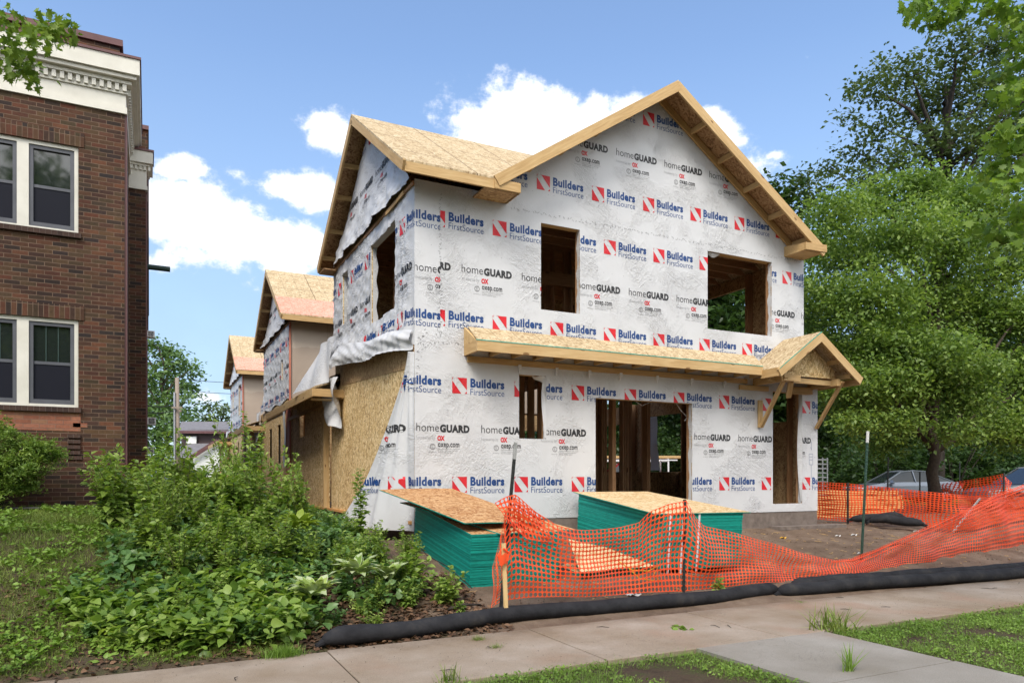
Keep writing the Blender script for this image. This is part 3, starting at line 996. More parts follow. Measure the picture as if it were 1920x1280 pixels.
# hanging wires at the wide opening
wb = MB()
wb.tube([(8.0, HY + .3, 1.42), (8.15, HY + .32, 1.36), (8.3, HY + .3, 1.42)], .006, 5)
wb.build('wire', M['strap_white'], house); wb = MB()
wb.tube([(8.85, HY + .2, 1.42), (8.95, HY + .2, 1.3), (9.1, HY + .2, 1.18), (9.05, HY + .2, 1.1)], .006, 5)
wb.build('wire', M['strap_white'], house)

# right wall, openings for the windows seen through the house
RW_L = cells_with_holes(10.64, 21.2, ZF, 2.1, [(11.25, 1.24, 12.7, 1.95), (14.7, .2, 16.3, 1.72), (17.1, ZF, 18.9, 1.6)])
RW_U = cells_with_holes(10.64, 15.9, 2.2, 4.55, [(12.05, 2.8, 14.4, 4.28)])
rw = MB()
for c in RW_L: rw.prism([(HXR - .06, p[0], p[1]) for p in c], (.05, 0, 0))
for c in RW_U: rw.prism([(HXU - .06, p[0], p[1]) for p in c], (.05, 0, 0))
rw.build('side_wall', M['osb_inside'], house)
rw = MB()
for c in RW_L: rw.poly([(HXR, p[0] if p[0] > 10.65 else HY, p[1]) for p in c])
for c in RW_U: rw.poly([(HXU, p[0] if p[0] > 10.65 else HY, p[1]) for p in c])
rw.poly([(HXU - .02, HY, 2.2), (HXR, HY, 2.2), (HXR, 15.9, 2.2), (HXU - .02, 15.9, 2.2)])
rw.build('side_wrap', M['wrap'], house)
for y in (10.9, 11.2, 12.74, 12.8, 13.2, 13.6, 14.0, 14.4, 14.65, 16.35, 16.8, 17.05, 18.95, 19.4):
    stud_x(HXR - .14, y, ZF, 2.1)
for y in (11.0, 11.4, 11.95, 12.0, 14.45, 14.9):
    stud_x(HXU - .14, y, 2.45, 4.5)
stf = MB()
stf.grid(3, 18, lambda u, v: (HXR - .16 + .02 * math.sin(v * 9), 15.72 + .36 * u - .1 * (1 - v), .24 + 1.45 * v))
so = stf.build('film_strip', M['wrap'], house, 'strip of white film left hanging in the rear opening', True)
# low knee wall inside and rear wall
kn = MB()
kn.box((9.6, 14.9, ZF), (12.3, 15.0, .18)); kn.build('knee_wall', M['osb_dark'], house)
bk = MB()
for c in cells_with_holes(HX0, HXR, ZF, 2.1, [(6.0, ZF, 7.0, 1.4), (9.6, ZF, 11.6, 1.6)]): bk.prism([(p[0], 21.2, p[1]) for p in c], (0, .05, 0))
bk.build('rear_wall', M['osb_inside'], house); bk = MB()
for c in cells_with_holes(HX0, HXU, 2.45, 4.55, [(6.0, 3.2, 7.0, 4.2)]): bk.prism([(p[0], 15.85, p[1]) for p in c], (0, .05, 0))
bk.build('rear_wall', M['osb_inside'], house)
# foundation
fo = MB(); fo.box((HX0 + .02, HY + .01, -1.7), (HXR - .0, 21.3, ZF - .004)); fo.build('foundation', M['concrete_foundation'], house)

# ---------------------------------------------------------------- side of the row (wall X = HX0)
def fold(y, z, y0, amp=1.0):
    return amp * (.012 * math.sin(y * 9 + z * 7) + .008 * math.sin(y * 21 - z * 12 + 1) + .006 * math.sin(z * 33 + y * 5))


def smooth_(t):
    t = min(1, max(0, t)); return t * t * (3 - 2 * t)


def side_out(y, z, y0, flare):
    """distance the loose film stands off the wall"""
    f = .012 + abs(fold(y, z, y0))
    low_ = max(0, (3.0 - z)) ; far = max(0, (y - y0 - 2.6)) / 2.7
    f += flare * low_ ** 1.3 * (.10 + .42 * far ** 1.5) * (1 + .25 * math.sin(y * 4.2 + z))
    f += flare * .05 * abs(math.sin(y * 13 + z * 2.3)) * low_
    return f * smooth_((y - y0) / .35)


def side_wrap(y0, parent, flare, bottom, holes, detail=True, y_end=15.95):
    """film on the upper storey side; u runs backwards along the wall"""
    mb = MB()
    ny, nz_ = 110, 60
    ys = sorted(set([y0 + (y_end - 10.6) * i / ny for i in range(ny + 1)]))
    for h in holes:
        for e in (h[0], h[2]):
            k = min(range(len(ys)), key=lambda i: abs(ys[i] - (y0 - 10.6 + e))); ys[k] = y0 - 10.6 + e
    def zrow(y, t):
        b = bottom(y - y0 + 10.6); return b + (4.5 - b) * t
    P_ = lambda y, z: (HX0 - side_out(y - y0 + 10.6, z, 10.6, flare), y, z)
    n0 = len(mb.v)
    for j in range(nz_ + 1):
        for y in ys:
            mb.v.append(P_(y, zrow(y, j / nz_)))
    hs_ = [(h[0] + y0 - 10.6, h[1], h[2] + y0 - 10.6, h[3]) for h in holes]
    for j in range(nz_):
        for i in range(len(ys) - 1):
            yc = (ys[i] + ys[i + 1]) / 2; zc = zrow(yc, (j + .5) / nz_)
            if any(h[0] < yc < h[2] and h[1] < zc < h[3] for h in hs_): continue
            a = n0 + j * len(ys) + i
            mb.f.append((a + 1, a, a + len(ys), a + len(ys) + 1)); mb.m.append(0)
    if detail:
        lo, hi = -(y0 + 5.4), -y0
        zb = [(-y, bottom(y - y0 + 10.6)) for y in np.linspace(y0 + .02, y0 + 5.3, 12)]
        ms = rows('a', 2.64, -(y0 + .62), 1.07, lo, hi) + rows('a', 4.14, -(y0 + .62), 1.07, lo, hi) + rows('b', 3.25, -(y0 + .98), 1.07, lo, hi)
        cells = []
        for k in range(54):
            u0, u1 = hi - (k + 1) * .1, hi - k * .1
            hb = bottom(-(u0 + u1) / 2 - y0 + 10.6)
            yc = -(u0 + u1) / 2
            hh = sorted([h for h in hs_ if h[0] - .02 < yc < h[2] + .02], key=lambda h: h[1]); z = hb + .02
            for h in hh:
                if h[1] > z: cells.append(rect(u0, z, u1, h[1]))
                z = h[3]
            cells.append(rect(u0, z, u1, 4.47))
        print_on(mb, ms, cells, lambda u, v: (P_(-u, v)[0] - .006, -u, v))
    for h in hs_:      # jamb returns
        mb.mat(0).grid(2, 16, lambda u, v: (HX0 + u * .13 * (1 + .15 * math.sin(v * 19)) - .02, h[2] + .002, h[1] + (h[3] - h[1]) * v))
        mb.grid(2, 6, lambda u, v: (HX0 + u * .12 - .02, h[0] + (h[2] - h[0]) * v, h[3] - .02 * u))
    o = mb.build('house_wrap', mats, parent, smooth=True)
    return o


def gable_side(y0, parent, name='gable_wrap', detail=True, span=5.3, ridge=2.5):
    """triangle of film above the plate, bagging out at its foot"""
    yc = y0 + ridge; zr = 6.42; mb = MB(); sl = (zr - 4.5) / 2.65
    def pt(u, v):
        y = y0 - .08 + (span + .12) * u; top = max(4.56, zr - sl * abs(y - yc)); z = 4.56 + (top - 4.56) * v
        bag = .03 + .12 * max(0, 1 - (z - 4.56) / .7) * (.35 + .65 * abs(math.sin(y * 3.1 + 1) * math.cos(y * 1.3)))
        return (HX0 - bag - abs(fold(y, z, y0, .35 + 1.2 * max(0, 1 - (z - 4.56) / .8))), y, z)
    mb.grid(90, 30, lambda u, v: pt(1 - u, v))
    if detail:
        ms = rows('b', 5.35, -(y0 + 2.0), 1.06, -(y0 + 5), -y0) + rows('a', 6.35, -(y0 + 2.45), 1.07, -(y0 + 5), -y0)
        cell = [(-(y0 + span), 4.6), (-y0, 4.6), (-yc, zr)]
        cell = [(-(yc + (zr - 4.7) / sl), 4.7), (-(yc - (zr - 4.7) / sl), 4.7), (-yc, zr)]
        print_on(mb, ms, [cell], lambda u, v: (HX0 - .036 - .12 * max(0, 1 - (v - 4.56) / .7) * (.35 + .65 * abs(math.sin(-u * 3.1 + 1) * math.cos(-u * 1.3))) - abs(fold(-u, v, y0, .35 + 1.2 * max(0, 1 - (v - 4.56) / .8))), -u, v))
    mb.build('gable_wrap', mats, parent, 'film bagging at the foot of the side gable', True)
    b = MB()
    b.prism([(HX0 + .03, y0, 4.45), (HX0 + .03, y0 + span, 4.45), (HX0 + .03, yc, zr + .05)], (.02, 0, 0))
    b.build('gable_sheathing', M['osb_inside'], parent)


def side_roof(y0, parent, x_end_eave, x_end_ridge, red=False, front_only=False):
    """side-gabled roof: deck, rake boards, eave fascia, lookouts"""
    ye, yr, yb = y0 - .49, y0 + 2.5, y0 + 5.49; ze, zr = 4.62, 6.60; xl = 3.28
    t = .03
    d = MB()
    d.prism([(xl, ye, ze), (x_end_eave, ye, ze), (x_end_ridge, yr, zr), (xl, yr, zr)], (0, 0, t))
    d.prism([(xl, yr, zr), (x_end_ridge, yr, zr), (x_end_ridge, yb, ze), (xl, yb, ze)], (0, 0, t))
    d.build('roof', M['osb_roof'], parent)
    roof = parent.children[-1]
    u = MB()
    u.poly([(xl + .04, ye + .03, ze - .006), (x_end_eave, ye + .03, ze - .006), (x_end_ridge, yr, zr - .006), (xl + .04, yr, zr - .006)])
    u.poly([(xl + .04, yr, zr - .006), (x_end_ridge, yr, zr - .006), (x_end_ridge, yb - .03, ze - .006), (xl + .04, yb - .03, ze - .006)])
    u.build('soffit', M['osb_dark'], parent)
    if red:
        r = MB(); f = .36
        P0 = Vector((xl, ye, ze + t + .004)); P1 = Vector((xl, yr, zr + t + .004))
        q = P0 + (P1 - P0) * f
        r.poly([P0, (x_end_eave, P0.y, P0.z), (x_end_eave, q.y, q.z), q]); r.build('eave_strip', M['osb_roof_red'], parent)
    s_ = (zr - ze) / (yr - ye)
    lumber('rake_board', (xl + .02, ye, ze - .07), (xl + .02, yr, zr - .07), .038, .15, parent)
    lumber('rake_board', (xl + .02, yb, ze - .07), (xl + .02, yr, zr - .07), .038, .15, parent)
    lumber('fascia', (xl + .04, ye + .02, ze - .07), (x_end_eave, ye + .02, ze - .07), .038, .15, parent)
    lumber('fascia', (xl + .04, yb - .02, ze - .07), (xl + 3, yb - .02, ze - .07), .038, .15, parent)
    for yy in (.3, .9, 1.6, 2.2):
        z = ze + s_ * yy
        for y in (ye + yy, yb - yy):
            lumber('lookout', (xl + .05, y, z - .06), (HX0 + .04, y, z - .06), .038, .09, parent)
    # the bird-box end under the rear and front eaves
    e = MB(); e.box((xl + .04, yb - .5, ze - .15), (HX0 + .01, yb - .04, ze - .13)); e.build('soffit_return', M['osb_dark'], parent)
    return roof


hemlow = lambda y: 2.06 + .03 * math.sin((y - 10.6) * 2.2) + .10 * min(4.2, y - 10.6)
SH = [(11.51, 2.80, 13.0, 4.25), (14.69, 3.22, 15.19, 4.26)]
side_wrap(10.6, house, 1.0, hemlow, SH)
gable_side(10.6, house)
side_roof(10.6, house, 4.75, 7.8)
# belt between storey film and gable film, with a piece of lath
lumber('plate_edge', (HX0 - .03, 10.56, 4.52), (HX0 - .03, 15.95, 4.52), .03, .05, house, M['lumber_inside'])
lumber('lath', (HX0 - .06, 10.95, 4.50), (HX0 - .06, 11.9, 4.47), .015, .06, house, M['lumber'])
# sheathing on the side, upstairs and down
sd_ = MB()
for c in cells_with_holes(10.63, 15.9, 2.0, 4.5, SH): sd_.prism([(HX0 + .006, p[0], p[1]) for p in c], (.02, 0, 0))
for c in cells_with_holes(10.605, 21.4, ZF, 2.65, [(16.28, ZF, 16.52, 1.95), (19.35, 1.12, 20.15, 1.72)]):
    sd_.prism([(HX0 + .006, p[0], min(p[1], 2.0) if p[0] < 16 else min(p[1], 2.3)) for p in c], (.02, 0, 0))
sd_.build('side_sheathing', M['osb_side'], house)
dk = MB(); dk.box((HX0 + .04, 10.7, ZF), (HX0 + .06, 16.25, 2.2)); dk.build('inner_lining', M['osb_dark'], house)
dk = MB(); dk.prism([(HX0 - .002, 10.62, 1.72), (HX0 - .002, 15.4, 1.98), (HX0 - .002, 15.4, 2.4), (HX0 - .002, 10.62, 2.3)][::-1], (.006, 0, 0))
dk.build('upper_strip', M['osb_inside'], house)
lumber('post', (HX0 - .045, 16.62, ZF), (HX0 - .045, 16.62, 1.95), .09, .12, house, M['lumber'], up=(1, 0, 0))
lumber('sill_plate', (HX0 - .012, 10.7, ZF - .02), (HX0 - .012, 21.4, ZF - .02), .05, .05, house, M['lumber_orange'])
# hanging hem of film over the sheathing (thick rolled fold) and the tail over the pent roof
hm = MB()
def hem(u, v):
    y = 10.62 + 4.6 * u; b = hemlow(y)
    sag = .10 * (u ** .5) * (1 - .25 * math.sin(u * 6)); z = b + .22 - v * (.30 + sag)
    x = HX0 - .03 - .05 * min(1, u * 4) - side_out(y, z, 10.6, 1) * .8 - .07 * math.sin(math.pi * min(1, v * 1.1)) * (.35 + .65 * math.sin(math.pi * min(1, u + .12))) - .035 * math.sin(u * 5 + v * 6) * v - .008 * math.sin(u * 41 + v * 15)
    return (x, y, z)
hm.grid(80, 14, lambda u, v: hem(1 - u, v))
def tail(u, v):
    y = 14.9 + 1.15 * u + .1 * v; z = 2.1 - v * (1.05 - .25 * u)
    return (HX0 - .17 - .10 * math.sin(v * 5 + u * 7) - .03 * math.sin(u * 25), y, z)
hm.grid(14, 18, lambda u, v: tail(1 - u, v))
def over(u, v):
    y = 15.2 + 1.35 * u; z = 3.0 - v * (.98 + .1 * u) ; return (HX0 - .16 - (.12 + .42 * u) * v ** 1.4 - .06 * abs(math.sin(u * 6 + v * 3)), y + .4 * v * u, z)
hm.grid(18, 16, lambda u, v: over(1 - u, v))
hm.build('hanging_film', M['wrap'], house, 'loose film sagging in a fold over the bare sheathing', True)
# the front film's free edge pulled round the corner and hanging to the ground
fl = MB()
def flap(u, v):
    # v down the corner, u away from it along the side
    z = 1.95 - 2.75 * v
    spread = .05 + 2.35 * v ** 1.25
    y = 10.6 + spread * u
    k = min(1, u * 5); x = HX0 - .004 - k * (.02 + (.05 + .55 * v ** 1.6) * math.sin(min(1, u * 1.15) * math.pi * .62) + .05 * v * math.sin(u * 15 + v * 4) + .018 * math.sin(u * 37 + v * 9))
    return (x, y, z)
fl.grid(60, 60, lambda u, v: flap(1 - u, v))
def flap3(u, v):      # u here = metres from the corner leftwards (negative), v = world z
    vv = (1.95 - v) / 2.75; spread = .05 + 2.35 * vv ** 1.25; uu = min(1, max(0, -u / spread))
    p = flap(uu, vv); return (p[0] - .008, p[1], p[2])
cells = []
for k in range(28):
    z0 = 1.9 - (k + 1) * .095; z1 = 1.9 - k * .095; vv = (1.95 - z1) / 2.75
    cells.append(rect(-(.05 + 2.35 * vv ** 1.25) + .03, z0, 0, z1))
ms = rows('a', .04, .62 - 1.093, 1.093, -2.4, 0) + rows('a', 1.6, .62 - 1.093, 1.093, -2.4, 0) + rows('b', .74, .03 - 1.09, 1.09, -2.4, 0)
print_on(fl, ms, cells, flap3)
fl.build('corner_flap', mats, house, 'edge of the printed film pulled loose round the corner, trailing to the ground', True)

# pent roof over the side porch
def pent(y0, y1, parent, xo=3.0):
    d = MB(); d.prism([(xo, y0, 1.86), (xo, y1, 1.86), (HX0, y1 - .0, 2.10), (HX0, y0 + .35, 2.10)], (0, 0, .025)); d.build('pent_roof', M['osb_canopy'], parent)
    lumber('fascia', (xo, y0, 1.78), (xo, y1, 1.78), .04, .16, parent, M['lumber'])
    lumber('fascia', (xo, y0, 1.78), (HX0, y0, 1.78), .04, .16, parent, M['lumber'])
    lumber('soffit_board', (xo + .05, y0 + .5, 1.69), (HX0, y0 + .5, 1.69), .09, .04, parent, M['lumber'])
    lumber('ledger', (HX0 - .03, y0, 1.72), (HX0 - .03, y1, 1.72), .04, .09, parent, M['lumber'])
pent(15.1, 21.75, house)
box = MB(); box.box((HX0 - .004, 19.35, 1.12), (HX0 + .0, 19.37, 1.72)); box.box((HX0 + .12, 19.3, 1.05), (HX0 + .14, 20.2, 1.8)); box.build('window_reveal', M['lumber_orange'], house)
# red-primed trim board and hanging strip at the joint of the two houses
rb = lumber('trim_board', (HX0 - .02, 21.75, ZF), (HX0 - .02, 21.75, 2.2), .03, .62, house, M['red_board'], up=(0, 1, 0))
st = MB(); st.grid(3, 24, lambda u, v: (HX0 - .07 - .02 * math.sin(v * 9), 21.95 + .30 * (1 - u), 2.2 - 1.85 * v)); st.build('film_strip', M['wrap'], house, None, True)

# ---------------------------------------------------------------- front gable roof
gr = MB(); yf, yb_ = 10.08, 18.2
zl, zrr = 6.95, 6.95
xl_, xr_ = 4.78, 11.98
zf_ = lambda x: 6.97 - GS * abs(x - GX)
gr.prism([(xl_, yf, zf_(xl_)), (GX, yf, zf_(GX)), (GX, yb_, zf_(GX)), (xl_, yb_, zf_(xl_))], (0, 0, .03))
gr.prism([(GX, yf, zf_(GX)), (xr_, yf, zf_(xr_)), (xr_, yb_, zf_(xr_)), (GX, yb_, zf_(GX))], (0, 0, .03))
gr.build('roof', M['osb_roof'], house)
u = MB()
for a, b in ((xl_ + .02, GX), (GX, xr_ - .02)):
    u.poly([(a, yf + .04, zf_(a) - .006), (b, yf + .04, zf_(b) - .006), (b, HY - .002, zf_(b) - .006), (a, HY - .002, zf_(a) - .006)])
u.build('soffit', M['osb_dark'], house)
lumber('rake_board', (xl_, yf + .01, zf_(xl_) - .06), (GX + .02, yf + .01, zf_(GX) - .06), .04, .17, house)
lumber('rake_board', (xr_, yf + .012, zf_(xr_) - .06), (GX - .02, yf + .012, zf_(GX) - .06), .04, .17, house)
lumber('rake_trim', (xr_ - .1, HY - .03, zf_(xr_) + .02 - .06), (GX, HY - .03, zf_(GX) - .09), .04, .12, house)
for x in (9.0, 9.65, 10.3, 10.95, 11.6, 7.6, 6.9, 6.2, 5.6):
    z = zf_(x) - .07
    lumber('lookout', (x, yf + .04, z), (x, HY + .01, z), .04, .1, house)
# eave return block at the right end
er = MB(); er.prism([(11.42, yf + .02, 4.47), (11.42, yf + .02, 4.61), (11.42, HY, 4.67), (11.42, HY, 4.47)][::-1], (.53, 0, 0))
er.build('eave_return', M['lumber'], house)
lumber('rake_cap', (11.42, yf - .01, 4.54), (12.0, yf - .01, 4.56), .03, .14, house)
# left eave's end, under the gable rake
lumber('eave_end', (4.75, yf + .03, 4.55), (5.2, yf + .03, 4.55), .04, .15, house)
e = MB(); e.box((4.6, yf + .06, 4.47), (5.18, HY - .01, 4.49)); e.box((5.16, yf + .06, 4.47), (5.2, HY - .01, 4.6)); e.build('soffit_return', M['osb_inside'], house)

# ---------------------------------------------------------------- canopy and portico
c = MB(); c.prism([(4.45, 10.1, 2.11), (10.35, 10.1, 2.11), (10.6, HY - .005, 2.40), (4.52, HY - .005, 2.40)], (0, 0, .018))
c.build('canopy_roof', M['osb_canopy'], house)
lumber('fascia', (4.45, 10.1, 2.03), (7.7, 10.1, 2.03), .04, .155, house)
lumber('fascia', (7.7, 10.1, 2.03), (10.31, 10.1, 2.03), .04, .155, house)
g_ = lumber('drip_edge', (4.43, 10.078, 2.118), (10.31, 10.078, 2.118), .01, .012, house, M['teal_edge'])
lumber('ledger', (4.5, HY - .02, 1.90), (10.4, HY - .02, 1.90), .035, .09, house)
lumber('end_block', (4.47, 10.12, 2.03), (4.47, HY, 2.03), .04, .155, house)
e = MB(); e.prism([(4.45, 10.12, 2.11), (4.45, HY, 2.11), (4.45, HY, 2.40)], (.04, 0, 0)); e.build('end_cheek', M['lumber'], house)
for i in range(15):
    x = 4.9 + i * .4; lumber('rafter', (x, 10.12, 2.03), (x, HY, 2.03), .038, .12, house)
for x in (5.4, 6.1, 6.75, 7.4, 8.2, 9.0, 9.8):
    h_ = MB(); h_.box((x, HY - .05, 1.80), (x + .05, HY - .006, 1.87)); h_.box((x + .01, HY - .035, 1.74), (x + .03, HY - .006, 1.80)); h_.build('hanger', M['strap_white'], house)
PX, PZ, PF = 11.4, 2.78, 9.7
zp = lambda x: PZ - .70 * abs(x - PX)
pl, pr = 10.31, 12.52
po = MB()
po.prism([(pl, PF, zp(pl)), (PX, PF, zp(PX)), (PX, HY - .005, zp(PX)), (pl + .15, HY - .005, zp(pl + .15)), (pl, 10.1, zp(pl))], (0, 0, .018))
po.prism([(PX, PF, zp(PX)), (pr, PF, zp(pr)), (pr, HY + .6, zp(pr)), (PX, HY - .005, zp(PX))], (0, 0, .018))
po.build('portico_roof', M['osb_portico'], house)
lumber('fascia', (pl, PF, 1.97), (pl, 10.12, 1.97), .04, .155, house)
lumber('rake_board', (pl, PF - .01, zp(pl) - .07), (PX + .02, PF - .01, zp(PX) - .07), .04, .15, house)
lumber('rake_board', (pr, PF - .008, zp(pr) - .07), (PX - .02, PF - .008, zp(PX) - .07), .04, .15, house)
lumber('drip_edge', (pl, PF - .028, zp(pl) + .012), (PX, PF - .028, zp(PX) + .012), .01, .012, house, M['teal_edge'])
lumber('fascia', (pr - .03, PF, zp(pr) - .08), (pr - .03, HY + .6, zp(pr) - .08), .04, .13, house)
pg = MB(); pg.prism([(10.45, 10.0, 1.98), (12.15, 10.0, 1.98), (12.15, 10.0, 2.14), (11.4, 10.0, 2.64), (10.45, 10.0, 2.02)], (0, .02, 0))
pg.prism([(10.95, 9.992, 2.32), (11.85, 9.992, 2.32), (11.4, 9.992, 2.62)], (0, .008, 0))
pg.build('portico_gable', M['osb_front'], house)
lumber('lookout', (11.95, 9.75, 2.28), (11.95, 10.0, 2.28), .04, .08, house)
lumber('lookout', (12.3, 9.75, 2.02), (12.3, 10.4, 2.02), .04, .08, house)
lumber('portico_beam', (10.42, 10.05, 1.90), (12.25, 10.05, 1.90), .04, .10, house)
lumber('beam', (10.62, 9.88, 1.90), (10.62, HY, 1.90), .09, .13, house)
lumber('beam', (12.12, 9.88, 1.90), (12.12, HY, 1.90), .09, .13, house)
lumber('beam_end', (10.62, 9.88, 1.91), (11.05, 9.88, 1.91), .05, .12, house)
lumber('beam_end', (10.2, HY - .03, 1.78), (10.95, HY - .03, 1.78), .04, .09, house)
lumber('beam_end', (11.55, HY - .05, 1.78), (12.12, HY - .05, 1.80), .09, .14, house)
lumber('block', (10.95, 10.0, 1.86), (11.1, 10.2, 1.60), .09, .09, house)
lumber('bracket_foot', (10.74, HY - .03, 1.55), (10.74, HY - .03, 1.02), .09, .05, house, up=(0, 1, 0))
lumber('bracket', (10.74, HY - .05, 1.02), (10.66, 9.86, 1.92), .08, .05, house, up=(0, 1, 0))
lumber('bracket', (12.30, HY - .03, 1.05), (12.20, 9.86, 1.92), .08, .05, house, up=(0, 1, 0))

# ================================================================= the two houses behind
def far_house(y0, label, last=False):
    h = empty('unfinished_house', (HX0, y0, -.9), label, 'house', 'row of houses under construction')
    b = MB(); b.box((HX0, y0, 2.2), (HXU, y0 + .05, 4.55)); b.build('front_sheathing', M['beige_sheathing'], h)
    bot = lambda y: 2.30 + .05 * math.sin(y * 3)
    if not last:
        holes = [(11.75, 3.0, 12.15, 3.62)]
    else:
        holes = [(11.3, 2.85, 12.3, 4.2), (14.5, 3.4, 15.0, 4.2)]
    side_wrap(y0, h, .32, bot, holes, True, 15.9)
    gable_side(y0, h)
    side_roof(y0, h, 12, 12, red=True)
    lumber('corner_board', (HX0 - .02, y0 - .02, 2.0), (HX0 - .02, y0 - .02, 4.5), .05, .05, h, M['red_board'], up=(0, 1, 0))
    lumber('plate_edge', (HX0 - .03, y0, 4.52), (HX0 - .03, y0 + 5.3, 4.52), .03, .05, h, M['lumber_inside'])
    d = MB()
    for c in cells_with_holes(y0, y0 + 5.3, 2.0, 4.5, [(q[0] - 10.6 + y0, q[1], q[2] - 10.6 + y0, q[3]) for q in holes]): d.prism([(HX0 + .006, p[0], p[1]) for p in c], (.02, 0, 0))
    y1 = y0 + (5.6 if not last else 9)
    for c in cells_with_holes(y0 + .55, y0 + 11.0, ZF, 2.0, [(y0 + 1.8, .5, y0 + 2.35, 1.70), (y0 + 3.6, .45, y0 + 4.15, 1.68), (y0 + 8.8, 1.1, y0 + 9.6, 1.7)]):
        d.prism([(HX0 + .006, p[0], p[1]) for p in c], (.02, 0, 0))
    d.build('side_sheathing', M['osb_side'], h)
    i = MB(); i.box((HX0 + .2, y0 + .1, ZF), (HX0 + .22, y0 + 11, 2.0)); i.box((HX0 + .5, y0 + .2, 2.1), (HX0 + .52, y0 + 5.2, 4.45)); i.build('inner_lining', M['lumber_inside'], h)
    lumber('band_board', (HX0 - .01, y0 + .3, 2.16), (HX0 - .01, y0 + 6, 2.16), .04, .28, h, M['lumber'])
    fo = MB(); fo.box((HX0 + .02, y0 + .75, -1.7), (HXR, y0 + 10.6, ZF - .004)); fo.build('foundation', M['concrete_foundation'], h)
    fl_ = MB(); fl_.box((HX0 + .05, y0, 2.05), (HXU, y0 + 5.3, 2.15)); fl_.build('upper_floor', M['osb_dark'], h)
    bk = MB(); bk.box((HX0 + .1, y0 + 5.25, 2.15), (HXU, y0 + 5.3, 4.5)); bk.box((HXU - .05, y0 + .05, 2.15), (HXU, y0 + 5.25, 4.5)); bk.build('rear_wall', M['osb_inside'], h)
    pent(y0 + 5.2, y0 + 11.3, h)
    lumber('post', (HX0 - .045, y0 + 6.2, ZF), (HX0 - .045, y0 + 6.2, 1.95), .09, .12, h, M['lumber'], up=(1, 0, 0))
    lumber('trim_board', (HX0 - .02, y0 + 11.2, ZF), (HX0 - .02, y0 + 11.2, 1.95), .03, .5, h, M['red_board'], up=(0, 1, 0))
    tl = MB(); tl.grid(8, 16, lambda u, v: (HX0 - .1 - .10 * v - .03 * math.sin(u * 9 + v * 7), y0 + 5.6 + .8 * u, 2.4 - v * (1.1 - .4 * u))); tl.build('hanging_film', M['wrap'], h, None, True)
    return h
far_house(21.5, 'second unfinished house back in the row, torn wrap and pink strip along its eave')
far_house(33.2, 'farthest unfinished house of the row, smallest in view, left of the other two', True)

# ================================================================= brick apartment building
BX, BY, WY = -.35, 13.0, 15.5
bk_ = empty('brick_building', (-4, BY, -.4), 'dark brown brick apartment building with cream cornice and paired windows at the left edge', 'building')
WIN = [(-2.42, 1.10, -.98, 2.45), (-2.42, 3.78, -.98, 5.12), (-5.6, 1.10, -4.16, 2.45), (-5.6, 3.78, -4.16, 5.12)]
BXL = -12
f = MB()
ZTOP = 6.58
for c in cells_with_holes(BXL, BX, -1.2, 5.78, WIN): f.poly([(p[0], BY, p[1]) for p in c])
f.poly([(BX, BY, -1.2), (BX, WY, -1.2), (BX, WY, 5.78), (BX, BY, 5.78)])
f.poly([(BXL, BY, -1.2), (BXL, BY, 5.78), (BXL, 30, 5.78), (BXL, 30, -1.2)])
f.build('brick_wall', M['brick'], bk_)
f = MB(); f.box((BX - .28, WY, -1.2), (-.06, 34, 6.0)); f.build('wing_wall', M['brick'], bk_)
f = MB(); f.box((BXL, BY + .06, 6.3), (-.42, 30, 6.84)); f.build('parapet', M['brick'], bk_)
f = MB(); f.box((BXL, BY + .02, 6.84), (-.375, 30, 6.94)); f.box((BX - .3, WY + .4, 6.84), (-.01, 34, 6.92)); f.build('coping', M['maroon_metal'], bk_)
f = MB(); f.box((-1.5, WY + .45, 5.9), (-.03, 33.9, 6.84)); f.build('wing_parapet', M['brick'], bk_)
# quoin rib where wall and wing meet
f = MB(); f.box((BX, BY + .02, -.9), (BX + .035, BY + .14, 5.76)); f.box((-.06, WY + .1, -.9), (-.035, WY + .25, 5.9)); f.build('downpipe', M['maroon_metal'], bk_)
# cornice: band, frieze, dentils, crown; each mitred round the corner
def course(mb, z0, z1, out, yback=WY):
    mb.box((BXL, BY - out, z0), (BX + out, BY + .05, z1)); mb.box((BX - .05, BY + .05, z0), (BX + out, yback, z1))
co = MB()
course(co, 5.76, 5.86, .035); course(co, 5.862, 6.06, .02); course(co, 6.062, 6.09, .05)
course(co, 6.20, 6.26, .10); course(co, 6.262, 6.32, .17); course(co, 6.322, 6.56, .215); course(co, 6.09, 6.20, .028)
co.build('cornice', M['cream_paint'], bk_)
dn = MB(); dn.box((BXL, BY - .032, 6.10), (BX + .032, BY, 6.19)); dn.box((BX, BY, 6.10), (BX + .032, WY, 6.19))
x = BX + .03
while x > -4.2:
    dn.box((x - .055, BY - .085, 6.095), (x, BY - .03, 6.195)); x -= .105
y = BY + .06
while y < WY: dn.box((BX + .03, y, 6.095), (BX + .085, y + .055, 6.195)); y += .105
dn.build('dentils', M['cream_paint'], bk_)
co = MB(); course(co, 6.562, 6.60, .235); co.build('crown_flashing', M['maroon_metal'], bk_)
co = MB()
def course2(mb, z0, z1, o):
    mb.box((BX - .02, WY - o, z0), (-.06 + o, WY + .6, z1))
course2(co, 5.50, 5.58, .03); course2(co, 5.58, 5.86, .015); course2(co, 5.94, 5.98, .07); course2(co, 5.982, 6.2, .12); course2(co, 5.86, 5.94, .02)
co.build('wing_cornice', M['cream_paint'], bk_)
co = MB()
for i in range(5): co.box((BX + .03 + i * .075, WY - .06, 5.865), (BX + .07 + i * .075, WY - .02, 5.935))
co.build('wing_dentils', M['cream_paint'], bk_)
co = MB(); course2(co, 6.203, 6.24, .14); co.build('wing_flashing', M['maroon_metal'], bk_)
